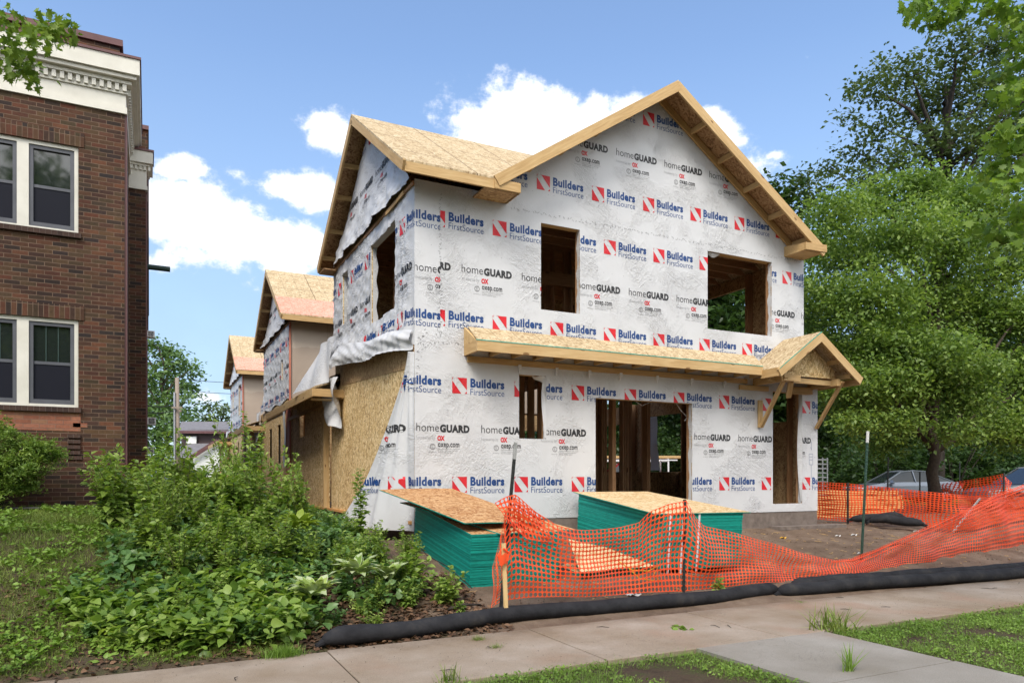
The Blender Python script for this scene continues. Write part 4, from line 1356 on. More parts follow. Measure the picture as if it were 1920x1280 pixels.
for wi, (a, z0, b, z1) in enumerate(WIN):
    fr = MB(); t = .07; y0, y1 = BY + .03, BY + .12; mid = (a + b) / 2
    fr.box((a, y0, z1 - .06), (b, y1, z1)); fr.box((a, y0, z0), (b, y1, z0 + .045))
    fr.box((a, y0, z0 + .045), (a + .055, y1, z1 - .06)); fr.box((b - .055, y0, z0 + .045), (b, y1, z1 - .06)); fr.box((mid - .075, y0, z0 + .045), (mid + .075, y1, z1 - .06))
    wo_ = fr.build('window', M['cream_paint'], bk_)
    for (p, q) in ((a + .055, mid - .075), (mid + .075, b - .055)):
        zb, zt = z0 + .045, z1 - .06; zm = (zb + zt) / 2
        s_ = MB(); e_ = .055
        s_.box((p, y0 + .02, zt - e_), (q, y1, zt)); s_.box((p, y0 + .02, zb), (q, y1, zb + .07)); s_.box((p, y0 + .02, zb + .07), (p + e_, y1, zt - e_)); s_.box((q - e_, y0 + .02, zb + .07), (q, y1, zt - e_))
        s_.box((p + e_, y0 + .04, zm - .02), (q - e_, y1, zm + .025))
        s_.build('sash', M['sash_grey'], wo_)
        g1 = MB(); g1.box((p + e_, y0 + .06, zm + .025), (q - e_, y0 + .07, zt - e_)); g1.build('pane', M['pane_glass'], wo_)
        g1 = MB(); g1.box((p + e_, y0 + .05, zb + .07), (q - e_, y0 + .06, zm - .02)); g1.build('screen', M['screen_glass'], wo_)
        if z0 < 2:
            g1 = MB()
            for k in (1, 2):
                xx = p + e_ + (q - p - 2 * e_) * k / 3; g1.box((xx - .008, y0 + .05, zm + .03), (xx + .008, y0 + .058, zt - e_))
            g1.build('muntin', M['green_pipe'], wo_)
    so = MB(); so.box((a - .04, BY - .012, z1), (b + .08, BY + .03, z1 + .215)); so.build('soldier_course', M['brick_soldier'], bk_)
    si = MB(); si.box((a - .06, BY - .05, z0 - .075), (b + .04, BY + .06, z0)); si.build('window_sill', M['brick_sill'], bk_)
pa = MB(); pa.box((-2.6, BY - .004, .74), (-.95, BY + .01, 1.02)); pa.box((-1.05, BY - .004, .80), (-.86, BY + .01, .865)); pa.build('repair_patch', M['brick_orange'], bk_)
ve = MB()
for k in range(4): ve.box((-1.12 + .0, BY - .035, .38 + k * .085), (-.95, BY + .01, .435 + k * .085))
ve.box((-1.14, BY - .02, .30), (-.93, BY + .012, .36))
ve.build('vent_grille', M['brick_sill'], bk_)
gl = MB(); gl.tube([(-.06, 21.5, 5.62), (.50, 21.5, 5.62)], .07, 10); tag(gl.build('drain_spout', M['green_pipe'], bk_), 'short dark green pipe stub sticking out of the wing')
rf = MB(); rf.box((BXL, BY + .1, 6.1), (-.5, 30, 6.3)); rf.build('flat_roof', M['maroon_metal'], bk_)


def air_con(x, y, z, s, label):
    r = empty('window_air_conditioner', (x, y, z), label, 'air conditioner', 'air conditioners in the side windows of the brick building')
    b = MB(); b.box((x, y, z), (x + .42 * s, y + .6 * s, z + .4 * s)); b.build('casing', M['white_plastic'], r)
    g = MB(); g.box((x + .06 * s, y - .012, z + .05 * s), (x + .36 * s, y - .001, z + .35 * s)); g.build('grille', M['dark_metal'], r)
    g = MB()
    for k in range(9): g.box((x + .06 * s, y - .02, z + (.06 + k * .032) * s), (x + .36 * s, y - .013, z + (.068 + k * .032) * s))
    g.build('louvres', M['white_plastic'], r)
air_con(-.06, 28.5, 5.0, .55, 'upper white air conditioner on the brick wing, beneath the green pipe stub')
air_con(-.06, 27.5, 1.85, .62, 'white air conditioner with a dark grille low on the side of the brick wing')
air_con(-.06, 29.0, .95, .5, 'lowest white air conditioner on the brick wing, just above the weeds')
# ================================================================= terrain
def smooth(t):
    t = min(1, max(0, t)); return t * t * (3 - 2 * t)
def interp(x, pts):
    if x <= pts[0][0]: return pts[0][1]
    for (a, p), (b, q) in zip(pts, pts[1:]):
        if x <= b: return p + (q - p) * (x - a) / (b - a)
    return pts[-1][1]
def ground_z(x, y):
    if y < 6.55 and -60 < x < 90:
        return -1.60 if y > 5.15 else (-1.575 if y > -1 else -1.72)
    lot = interp(y, [(6.55, -1.60), (6.75, -1.555), (7.15, -1.50), (8, -1.30), (9, -1.15), (10.6, -.97), (14, -1.0), (30, -1.08), (300, -1.1)])
    lawn = interp(y, [(6.55, -1.60), (6.7, -1.55), (7.4, -1.42), (8.6, -1.02), (10, -.62), (11.5, -.47), (13, -.42), (40, -.5), (60, -1.0), (300, -1.1)])
    t = smooth((x - (.9 + .12 * (y - 7))) / 2.1)
    z = lawn + (lot - lawn) * t
    if 7.0 < y < 14:
        z += .03 * mnoise.noise(Vector((x * 2.3, y * 2.3, 0))) + .02 * mnoise.noise(Vector((x * 5.5, y * 5.5, 3)))
    return z
xs = sorted(set([-500, -250, -120, -60, -30, -18] + [round(-14 + i * .14, 3) for i in range(250)] + [23, 26, 30, 36, 45, 60, 90, 150, 260, 500]))
ys = sorted(set([-400, -150, -60, -20, -8, -3, -1.02, -1, 0, 2, 3.5, 4.5, 5.13, 5.16, 6.54, 6.56] + [round(6.6 + i * .14, 3) for i in range(60)] + [15.5, 16.5, 18, 20, 23, 27, 32, 40, 50, 65, 90, 140, 220, 350, 600]))
V = [(x, y, ground_z(x, y)) for y in ys for x in xs]
nx = len(xs); Fc = []
for j in range(len(ys) - 1):
    for i in range(nx - 1):
        a = j * nx + i; Fc += [a, a + 1, a + nx + 1, a + nx]
g = np_mesh('ground', V, Fc, [4] * (len(Fc) // 4), M['ground'], smooth=True); tag(g, kind='structure')

# sidewalk in slabs, the little path to the kerb, the street behind the viewer
sw = MB(); x = -29.76
joints = []
while x < 60:
    w_ = 2.08; z0 = -1.55 + random.uniform(-.004, .004)
    sw.box((x + .006, 5.2, -1.72), (x + w_ - .006, 6.66 if x > .7 else 6.6, z0)); joints.append(x); x += w_
o = sw.build('sidewalk', M['sidewalk']); tag(o, kind='structure')
bv = o.modifiers.new('b', 'BEVEL'); bv.width = .008; bv.segments = 2
jb = MB(); jb.box((-29, 5.21, -1.74), (60, 6.58, -1.562)); tag(jb.build('sidewalk_joint_soil', M['ground']), kind='structure')
fp = MB(); ya = 5.185
for k, ln in enumerate((1.35, 1.5, 1.6)):
    fp.prism([(4.50, ya - ln + .01, -1.545), (6.12, ya - ln + .01, -1.545), (6.14, ya, -1.545), (4.48, ya, -1.545)], (0, 0, -.12)); ya -= ln
o = fp.build('footpath', M['footpath']); tag(o, kind='structure')
rd = MB(); rd.box((-60, -11, -1.76), (90, -1.6, -1.70)); tag(rd.build('road', M['asphalt']), kind='structure')
kb = MB(); kb.box((-60, -1.6, -1.8), (90, -1.45, -1.56)); tag(kb.build('kerb', M['footpath']), kind='structure')

# ================================================================= leaves and plants
rng = np.random.default_rng(11)
LEAF = (np.array([(0, 0, 0), (0, .33, .0), (0, .68, -.03), (0, 1, -.14), (-.20, .10, .05), (-.34, .36, .09), (-.22, .70, .04), (.20, .10, .05), (.34, .36, .09), (.22, .70, .04)], float),
        [(0, 1, 5, 4), (1, 2, 6, 5), (2, 3, 6), (0, 7, 8, 1), (1, 8, 9, 2), (2, 9, 3)])
BLADE_ = np.array([(-.05, 0, 0), (.05, 0, 0), (.035, .5, -.04), (-.035, .5, -.04), (0, 1, -.22)], float)
NARROW = (LEAF[0] * np.array([.62, 1, 1]), LEAF[1])
THIN = (BLADE_ * np.array([.5, 1, 1]), [(0, 1, 2, 3), (3, 2, 4)])
DIA = (np.array([(0, 0, 0), (-.30, .45, .06), (0, 1, -.06), (.30, .45, .06)], float), [(0, 2, 1), (0, 3, 2)])
BLADE = (np.array([(-.05, 0, 0), (.05, 0, 0), (.035, .5, -.04), (-.035, .5, -.04), (0, 1, -.22)], float), [(0, 1, 2, 3), (3, 2, 4)])
_st = [(0, 0), (-.16, .10), (-.48, .06), (-.36, .26), (-.62, .50), (-.30, .48), (-.34, .70), (-.12, .66), (0, 1.0), (.12, .66), (.34, .70), (.30, .48), (.62, .50), (.36, .26), (.48, .06), (.16, .10)]
LOBED = (np.array([(x, y, .10 * abs(x) - .1 * y * y) for x, y in _st] + [(0, .38, 0)], float), [(16, i, (i + 1) % 16) for i in range(16)])
HOSTA = (np.array([(0, 0, 0), (0, .3, .10), (0, .65, .08), (0, 1, -.16), (-.07, .14, .05), (-.19, .45, .13), (-.13, .76, .04), (.07, .14, .05), (.19, .45, .13), (.13, .76, .04)], float), LEAF[1])


def rots(yaw, pitch, roll):
    """columns: leaf x, y(length), z"""
    cy, sy, cp, sp, cr, sr = np.cos(yaw), np.sin(yaw), np.cos(pitch), np.sin(pitch), np.cos(roll), np.sin(roll)
    y = np.stack([sy * cp, cy * cp, sp], -1); x0 = np.stack([cy, -sy, np.zeros_like(cy)], -1); z0 = np.cross(x0, y)
    x = x0 * cr[:, None] + z0 * sr[:, None]; z = np.cross(x, y)
    return np.stack([x, y, z], -1)


def batch(base, pos, Rm, size):
    bv_, bf = base; n = len(pos)
    v = np.einsum('nij,kj->nki', Rm, bv_) * np.asarray(size)[:, None, None] + pos[:, None, :]
    k = len(bv_)
    fl = []; cnt = []
    offs = (np.arange(n) * k)
    per = np.concatenate([np.array(f) for f in bf]); cn = np.array([len(f) for f in bf])
    flat = (offs[:, None] + per[None, :]).ravel()
    return v.reshape(-1, 3), flat, np.tile(cn, n)


class NP:
    def __init__(s): s.v = []; s.f = []; s.c = []; s.m = []; s.n = 0
    def add(s, vfc, mi=0):
        v, f, c = vfc; s.v.append(v); s.f.append(f + s.n); s.c.append(c); s.m.append(np.full(len(c), mi)); s.n += len(v)
    def build(s, name, mats, parent=None, smooth=False):
        return np_mesh(name, np.concatenate(s.v), np.concatenate(s.f), np.concatenate(s.c), mats, np.concatenate(s.m), parent, smooth)


def PXD(px, py, d):
    """the point that lies d metres ahead along the view axis, at a place measured on the photograph"""
    k = (px - 960) / 1360
    return np.array([d * (.44721 + k * .89443), d * (.89443 - k * .44721), -(py - 898) * d / 1360])


def crown(clumps, leaf, per, sub_r, size, flat=.6, droop=-.25, base=DIA, up=True):
    """clumps: (x, y, z, rx, rz); leaves gather in twigs, twigs in clumps"""
    pos = []
    for (x, y, z, rx, rz) in clumps:
        vol = rx * rx * rz
        nt_ = max(5, int(leaf * vol ** .72))
        d = rng.normal(size=(nt_, 3)); d /= np.linalg.norm(d, axis=1)[:, None]; r = rng.random(nt_) ** .42
        c = np.array([x, y, z]) + d * r[:, None] * np.array([rx, rx, rz]) * (1 + .18 * rng.normal(size=(nt_, 1)))
        pc = c[:, None, :] + rng.normal(size=(nt_, per, 3)) * np.array([sub_r, sub_r, sub_r * flat])
        pos.append(pc.reshape(-1, 3))
    pos = np.concatenate(pos); n = len(pos)
    Rm = rots(rng.random(n) * 6.283, rng.normal(droop, .45, n), rng.normal(0, .55, n))
    return batch(base, pos, Rm, size * rng.uniform(.65, 1.3, n))


def tree(name, label, cat, base, rt, fork, clumps, leafmat, barkmat='bark', density=30, per=14, sub=.28, size=.14, base_leaf=DIA, group=None, droop=-.25, flat=.6, limbs=None, lr=1.0):
    base = Vector(base); fork = Vector(fork)
    r = empty(name, base, label, cat, group)
    tb = MB()
    n = 7
    pts = [base.lerp(fork, i / n) + Vector((rt * .22 * math.sin(i * 1.7), rt * .22 * math.cos(i * 2.1), 0)) * (0 if i in (0, n) else 1) for i in range(n + 1)]
    pts[0] = base - Vector((0, 0, .3))
    rad = [rt * (1.35 if i == 0 else 1 - .45 * i / n) for i in range(n + 1)]
    tb.tube(pts, rad, 12, cap=True)
    top_ = max(q[2] for q in clumps); lead = fork + Vector((rt * 1.5, rt, max(.5, (top_ - fork.z) * .72)))
    tb.tube([fork - Vector((0, 0, .05)), fork.lerp(lead, .35) + Vector((rt, 0, 0)), fork.lerp(lead, .7) - Vector((rt * .8, rt, 0)), lead], [rt * .56, rt * .42, rt * .28, rt * .12], 9)
    cl = sorted(clumps, key=lambda c: -c[3]); use = cl[:(limbs or 16)]
    for (x, y, z, rx, rz) in use:
        e = Vector((x, y, z)); hd = (Vector((x, y, 0)) - Vector((fork.x, fork.y, 0))).length; zs_ = e.z - .9 * hd - random.uniform(0, .1) * (top_ - base.z)
        lo_z = base.z + .62 * (fork.z - base.z); zs_ = min(max(zs_, lo_z), lead.z - .2)
        st = base.lerp(fork, (zs_ - base.z) / (fork.z - base.z)) if zs_ < fork.z else fork.lerp(lead, (zs_ - fork.z) / max(.01, lead.z - fork.z))
        mid_ = st.lerp(e, .5) + Vector((random.uniform(-1, 1), random.uniform(-1, 1), .25 + random.random())) * (e - st).length * .10
        q = [st, st.lerp(mid_, .5) + Vector((random.uniform(-.1, .1),) * 3), mid_, mid_.lerp(e, .5) + Vector((random.uniform(-.15, .15), random.uniform(-.15, .15), .1)), e]
        tb.tube(q, [rt * .42 * lr, rt * .34 * lr, rt * .24 * lr, rt * .15 * lr, rt * .07 * lr], 7)
        for k in range(3):
            t0 = q[2].lerp(q[4], random.random()); dv = Vector((random.uniform(-1, 1), random.uniform(-1, 1), random.uniform(-.3, .8))) * rx * .8
            tb.tube([t0, t0 + dv * .5 + Vector((0, 0, .08)), t0 + dv], [rt * .11 * lr, rt * .07 * lr, rt * .03 * lr], 5)
    tb.build('trunk', M[barkmat], r, smooth=True)
    c = NP(); c.add(crown(clumps, density, per, sub, size, flat, droop, base_leaf)); c.build('crown', M[leafmat], r)
    return r


def clumps_px(lst, d0, jit=1.0, rs=1.0, zr=.75):
    out = []
    for (px, py, rp) in lst:
        d = d0 + random.uniform(-jit, jit); p = PXD(px, py, d); rr_ = rp * d / 1360 * rs
        out.append((p[0], p[1], p[2], rr_, rr_ * zr))
    return out


# --- the big light-green street tree behind the fence, right
LC = [(1560, 400, 55), (1640, 372, 55), (1725, 352, 55), (1800, 372, 60), (1872, 400, 65), (1512, 462, 45), (1590, 470, 75), (1690, 440, 80), (1785, 460, 80), (1880, 500, 70), (1478, 540, 40),
      (1545, 560, 70), (1640, 560, 85), (1745, 565, 85), (1840, 590, 80), (1925, 590, 60), (1500, 620, 40), (1560, 660, 60), (1650, 670, 85), (1745, 675, 80), (1905, 690, 50), (1600, 750, 55),
      (1680, 765, 70), (1790, 780, 60), (1880, 800, 60), (1660, 830, 35), (1545, 730, 35), (1960, 700, 80), (2000, 560, 80), (2050, 660, 80), (1960, 450, 70), (1930, 800, 50)]
LC2 = [(1690, 715, 55), (1760, 722, 45), (1640, 712, 50), (1825, 745, 50), (1690, 792, 40), (1610, 790, 40), (1780, 668, 60), (1700, 650, 60), (1855, 690, 40), (1800, 812, 38), (1650, 640, 50), (1575, 720, 40)]
lt = tree('street_tree', 'big light green tree, brown trunk rising behind the orange netting beside the grey car', 'tree', tuple(PXD(1750, 963, 22)), .20, tuple(PXD(1752, 780, 22)),
          clumps_px(LC, 22, 1.9) + clumps_px(LC2, 20, .5), 'leaf_locust', density=150, per=24, sub=.26, size=.125, droop=-.45, flat=.45, base_leaf=DIA, limbs=24)
OC = [(1600, 165, 16), (1652, 128, 13), (1592, 218, 24), (1640, 172, 40), (1698, 132, 45), (1655, 240, 36), (1722, 200, 55), (1790, 92, 50), (1870, 82, 60), (1790, 165, 60), (1870, 175, 70),
      (1750, 262, 52), (1830, 262, 66), (1905, 250, 66), (1614, 290, 34), (1556, 312, 30), (1496, 340, 28), (1470, 368, 28), (1540, 360, 34), (1680, 300, 44), (1620, 340, 44), (1730, 340, 46), (1810, 350, 56),
      (1900, 340, 60), (1960, 150, 80), (2010, 260, 90), (1980, 60, 60), (2070, 180, 70), (1515, 400, 36), (1480, 430, 40), (2050, 330, 70)]
tree('oak_tree', 'tall dark oak towering behind the light green tree, dark limbs against the sky', 'tree', tuple(PXD(1752, 934, 37)), .36, tuple(PXD(1772, 400, 37)),
     clumps_px(OC, 37, 2.0, 1.0, .8), 'leaf_oak', 'bark_dark', density=27, per=18, sub=.34, size=.24, droop=-.1, limbs=26)

# --- dark woods behind the lot: two kinds, repeated
def wood_tree(name, label, px, d, h, rad, mat, group, seed):
    random.seed(seed); b = PXD(px, 898 + 1.08 * 1360 / d, d); cl = []
    for i in range(20):
        a = random.random() * 6.283; q = random.random() ** .6 * rad; zz = b[2] + h * (.06 + .9 * i / 20)
        rr_ = rad * random.uniform(.28, .48) * (1.15 - .55 * i / 20); cl.append((b[0] + q * math.cos(a) * (1.1 - .5 * i / 20), b[1] + q * math.sin(a) * (1.1 - .5 * i / 20), zz, rr_, rr_ * .85))
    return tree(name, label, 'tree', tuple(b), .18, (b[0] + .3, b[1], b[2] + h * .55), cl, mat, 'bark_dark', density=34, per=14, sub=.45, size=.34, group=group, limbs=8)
GW = 'dark trees closing the back of the lot'
wl = 'dark dense tree in the shaded wood behind the lot'
w1 = wood_tree('woods_tree', wl, 1500, 45, 12.5, 4.0, 'leaf_woods', GW, 5)
w2 = wood_tree('woods_tree', wl, 1640, 47, 13.5, 4.2, 'leaf_woods', GW, 9)
w3 = wood_tree('woods_tree', wl, 1800, 44, 12, 4.0, 'leaf_woods', GW, 14)
k = 0
for px, d, s_, r_ in ((1570, 50, 1.0, 1), (1720, 50, 1.1, 2), (1880, 46, 1.05, 3), (1960, 50, 1.1, .5), (2050, 46, 1, 1.4), (1420, 48, .95, 2.4), (1330, 50, 1.0, 4), (1240, 46, .8, 5), (1150, 50, .8, 1.2), (1060, 55, .8, 2.2), (1190, 40, .62, 4.4), (1360, 40, .85, .3), (2140, 44, 1, 2), (980, 60, .8, 3.3),
                      (1290, 33, .55, 1.1), (1440, 41, .8, 3.1), (1345, 37, 1.25, 2.9), (1420, 44, 1.3, .8), (1240, 44, 1.2, 3.7)):
    c = copy_tree((w1, w2, w3)[k % 3]); k += 1
    p = PXD(px, 898 + 1.08 * 1360 / d, d); c.location = p; c.rotation_euler = (0, 0, r_); c.scale = (s_, s_, s_)
# understorey shrubs
def shrub(name, label, loc, rx, h, mat, group=None, dens=60, size=.12, seed=1):
    random.seed(seed); cl = []
    for i in range(12):
        a = random.random() * 6.283; q = random.random() ** .5 * rx * .75
        cl.append((loc[0] + q * math.cos(a), loc[1] + q * math.sin(a), loc[2] + h * random.uniform(.15, .8), rx * .42, h * .26))
    r = empty(name, loc, label, 'shrub', group)
    c = NP(); c.add(crown(cl, dens, 12, rx * .09, size, .7, .1)); c.build('foliage', M[mat], r)
    s_ = MB()
    for i in range(7):
        a = i * .9; s_.tube([Vector(loc) - Vector((0, 0, .1)), Vector(loc) + Vector((rx * .3 * math.cos(a), rx * .3 * math.sin(a), h * .45)), Vector(loc) + Vector((rx * .6 * math.cos(a), rx * .6 * math.sin(a), h * .8))], [.04, .025, .008], 5)
    s_.build('stem', M['bark_dark'], r); return r
GS_ = 'dark undergrowth at the foot of the wood'
wb_ = wood_tree('street_side_tree', 'leafy tree across the street from the houses', 1500, 45, 11, 3.8, 'leaf_locust', 'trees across the street', 23)
for i, (x, y) in enumerate(((-26, -18), (-15, -20), (-4, -17), (8, -19), (19, -17), (30, -20), (-36, -8))):
    c = wb_ if i == 0 else copy_tree(wb_); c.location = (x, y, -1.7); c.rotation_euler = (0, 0, i * 1.1); c.scale = (1.6, 1.6, 1.75)
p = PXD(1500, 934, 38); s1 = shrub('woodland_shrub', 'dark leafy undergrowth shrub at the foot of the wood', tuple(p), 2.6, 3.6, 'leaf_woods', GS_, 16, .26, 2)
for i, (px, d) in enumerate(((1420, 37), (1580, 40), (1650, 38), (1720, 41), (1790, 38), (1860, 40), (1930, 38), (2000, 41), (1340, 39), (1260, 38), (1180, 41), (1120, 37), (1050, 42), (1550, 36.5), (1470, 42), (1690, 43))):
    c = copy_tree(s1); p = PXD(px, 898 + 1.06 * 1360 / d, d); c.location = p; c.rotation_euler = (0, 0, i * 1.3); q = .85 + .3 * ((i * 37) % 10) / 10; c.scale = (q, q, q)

# --- trees in the gap on the left
TC = [(300, 660, 30), (335, 680, 34), (300, 705, 44), (345, 725, 34), (290, 760, 52), (335, 770, 44), (300, 820, 55), (350, 800, 26), (262, 700, 40), (250, 780, 60), (318, 650, 14), (360, 690, 12), (352, 745, 16), (240, 640, 40), (290, 880, 50), (368, 705, 9), (285, 640, 18)]
tree('feathery_tree', 'tall feathery light green tree beside the utility pole, left of the houses', 'tree', tuple(PXD(300, 920, 66)), .3, tuple(PXD(300, 800, 66)), clumps_px(TC, 66, 2), 'leaf_far', density=10, per=16, sub=.45, size=.42, droop=-.3)
TC = [(392, 762, 14), (410, 772, 16), (425, 765, 14), (385, 785, 16), (405, 800, 18), (440, 790, 20), (370, 800, 18), (455, 810, 20), (350, 815, 18), (475, 800, 20)]
tree('distant_tree', 'small dark round tree on the skyline behind the far house roof', 'tree', tuple(PXD(410, 910, 110)), .4, tuple(PXD(410, 840, 110)), clumps_px(TC, 110, 2), 'leaf_oak', 'bark_dark', density=7, per=14, sub=.6, size=.6)
TC = [(285, 850, 22), (310, 845, 22), (298, 875, 24), (325, 880, 20), (280, 890, 22)]
tree('small_tree', 'low bright green tree at the foot of the utility pole', 'tree', tuple(PXD(300, 918, 50)), .12, tuple(PXD(300, 890, 50)), clumps_px(TC, 50, 1), 'leaf_maple', density=14, per=14, sub=.3, size=.3)

# --- branches of two street trees reaching into the picture
MC = [(1722, 8, 18), (1742, 20, 22), (1762, 36, 12), (1800, 5, 16), (1852, 8, 22), (1880, 2, 26), (1905, 25, 30), (1925, 50, 30), (1915, 95, 28), (1900, 130, 26), (1930, 160, 40), (1892, 190, 26), (1915, 225, 34),
      (1880, 255, 24), (1915, 285, 36), (1880, 310, 24), (1905, 345, 32), (1925, 390, 34), (1895, 400, 22), (1870, 280, 14), (1842, 430, 15), (1862, 440, 14), (1890, 445, 24), (1915, 455, 26), (1960, 330, 50), (1970, 200, 60), (1975, 90, 60), (2010, 420, 50), (1905, 175, 24), (1860, 330, 12), (1935, 260, 40), (1780, -20, 40), (1840, -30, 34), (2110, 60, 90), (2160, 230, 110), (2120, 400, 90), (2280, 120, 130), (2300, 320, 130), (2420, 220, 150), (2040, 0, 70)]
tree('maple_tree', 'maple reaching in from the right edge, large lobed bright leaves hanging close overhead', 'tree', tuple(PXD(2560, 1135, 9)), .22, tuple(PXD(2480, 420, 9)), clumps_px(MC, 7.6, .5, .85), 'leaf_maple', density=140, per=8, sub=.085, size=.10, base_leaf=LOBED, droop=-.75, limbs=9, lr=.45)
TC = [(15, 65, 22), (40, 60, 20), (62, 52, 18), (88, 48, 16), (112, 44, 12), (124, 52, 7), (20, 95, 20), (35, 112, 18), (52, 122, 14), (28, 130, 12), (50, 145, 8), (-25, 80, 50), (-20, 20, 40), (70, 70, 14), (95, 62, 10), (8, 30, 6), (38, 85, 14), (-130, 60, 70), (-240, 20, 100), (-380, 80, 120), (-520, 20, 140), (-330, -80, 120), (-620, 120, 140)]
tree('pin_oak_tree', 'oak whose single lit twig of narrow jagged leaves dips into the upper left corner', 'tree', tuple(PXD(-700, 1260, 6)), .2, tuple(PXD(-620, 100, 6)), clumps_px(TC, 5.6, .25), 'leaf_twig', 'bark_dark', density=300, per=6, sub=.055, size=.066, base_leaf=(LOBED[0] * np.array([.62, 1.15, 1]), LOBED[1]), droop=-.5, limbs=5, lr=.28)

# --- evergreen bush against the brick wall
random.seed(4)
jb_ = empty('evergreen_bush', (-2.3, 12.2, -.45), 'feathery bright evergreen bush growing against the brick wall', 'shrub')
cl = []
for (x, y, z, r_) in ((-2.5, 12.35, .55, .45), (-2.0, 12.3, .58, .42), (-1.55, 12.3, .45, .36), (-1.35, 12.35, .38, .25), (-2.9, 12.3, .45, .5), (-2.2, 12.1, .25, .45), (-1.7, 12.15, .15, .38), (-2.7, 12.1, .1, .5), (-2.0, 12.1, -.12, .4), (-1.65, 12.25, -.1, .25), (-2.6, 12.0, -.15, .45), (-3.2, 12.1, .2, .5), (-1.5, 12.3, .2, .3), (-1.2, 12.4, .33, .14), (-3.3, 12.2, .55, .4)):
    cl.append((x, y, z, r_, r_ * .6))
c = NP(); pos = []
cv = crown(cl, 1900, 18, .035, .052, .6, .3, (NARROW[0] * np.array([.75, 1, 1]), NARROW[1])); c.add(cv); c.build('foliage', M['leaf_juniper'], jb_)
s_ = MB()
for i in range(9):
    a = i * .7; s_.tube([(-2.2, 12.25, -.5), (-2.2 + .5 * math.cos(a), 12.2 + .15 * math.sin(a), 0), (-2.2 + .8 * math.cos(a), 12.2 + .2 * math.sin(a), .45)], [.03, .02, .008], 5)
s_.build('stem', M['bark'], jb_)

# ================================================================= weeds on the bank
def weed_parts(h, nstem, leafL, mat2, seed, spread=.35, broad=True):
    """stems with alternating leaves; returns (stem MB, NP leaves)"""
    r = np.random.default_rng(seed); st = MB(); L_ = NP()
    pos = []; yaw = []; pit = []; sz = []
    for k in range(nstem):
        a = r.random() * 6.283; q = spread * r.random() ** .5; hh = h * r.uniform(.6, 1.05)
        tip = np.array([q * math.cos(a), q * math.sin(a), hh]); bend = np.array([q * .35 * math.cos(a + .5), q * .35 * math.sin(a + .5), hh * .5])
        pts = [np.array([q * .2 * math.cos(a), q * .2 * math.sin(a), -.05]), bend, tip]
        st.tube([Vector(p_) for p_ in pts], [.006, .0045, .002], 5)
        nl = int(hh / (leafL * .36)) + 4
        for i in range(nl):
            t = .22 + .78 * (i / nl) ** .85; p_ = (1 - t) ** 2 * pts[0] + 2 * t * (1 - t) * pts[1] + t * t * pts[2]
            for s_ in (0, 1):
                ya = a + i * 2.4 + s_ * math.pi + r.normal(0, .3); pos.append(p_ + np.array([math.sin(ya), math.cos(ya), .2]) * .012); yaw.append(ya)
                pit.append(r.normal(-.15 + .5 * t, .3)); sz.append(leafL * (1.15 - .55 * t) * r.uniform(.7, 1.25))
    n = len(pos)
    L_.add(batch(LEAF if broad else NARROW, np.array(pos), rots(np.array(yaw), np.array(pit), r.normal(0, .35, n)), np.array(sz)))
    return st, L_


def weed(name, label, cat, group, loc, h, ns, ll, mat, seed, spread=.35, broad=True):
    r = empty(name, (0, 0, 0), label, cat, group)
    st, L_ = weed_parts(h, ns, ll, mat, seed, spread, broad)
    st.build('stem', M['stem'], r); L_.build('foliage', M[mat], r)
    r.location = loc; return r


GWD = 'leafy weeds covering the bank'
WLAB = 'leafy green weed clump among the others on the overgrown bank'
protos = [weed('leafy_weed', WLAB, 'weed', GWD, (0, 0, 0), .62, 10, .11, 'leaf_weed', 1), weed('leafy_weed', WLAB, 'weed', GWD, (0, 0, 0), .48, 10, .13, 'leaf_weed_dark', 2, .33),
          weed('leafy_weed', WLAB, 'weed', GWD, (0, 0, 0), .75, 9, .10, 'leaf_vine', 3, .30), weed('leafy_weed', WLAB, 'weed', GWD, (0, 0, 0), .40, 12, .10, 'leaf_weed', 4, .36, False),
          weed('leafy_weed', WLAB, 'weed', GWD, (0, 0, 0), .55, 11, .065, 'leaf_vine', 6, .34)]
used = [False] * len(protos)
random.seed(21)
spots = []
def bank(n, x0, x1, y0, y1, lo, hi, kinds):
    for _ in range(n):
        for t_ in range(30):
            x = random.uniform(x0, x1); y = random.uniform(y0, y1)
            if all((x - a) ** 2 + (y - b) ** 2 > .30 ** 2 for a, b, *_r in spots): break
        spots.append((x, y, random.uniform(lo, hi), random.choice(kinds)))
bank(20, -.5, 1.3, 9.5, 11.6, .85, 1.3, (0, 2, 2, 4))        # tall ones along the crest
bank(12, .0, 1.4, 8.4, 9.6, .7, 1.05, (0, 2, 2, 4))
bank(14, .1, 2.6, 8.1, 9.3, .5, .8, (0, 1, 2, 3, 4))
bank(17, .2, 2.7, 7.4, 8.4, .42, .7, (1, 3, 0, 4))
bank(10, 1.6, 3.1, 8.8, 11.5, .5, .75, (0, 2, 4))
bank(4, 1.0, 2.2, 7.1, 7.5, .38, .5, (1, 3))
bank(8, -.5, 1.0, 6.95, 7.5, .35, .55, (1, 3, 1))
for (x, y, s_, kd) in spots:
    if not used[kd]: o = protos[kd]; used[kd] = True
    else: o = copy_tree(protos[kd])
    o.location = (x, y, ground_z(x, y) - .02); o.rotation_euler = (random.uniform(-.12, .12), random.uniform(-.12, .12), random.random() * 6.28); o.scale = (s_, s_, s_)


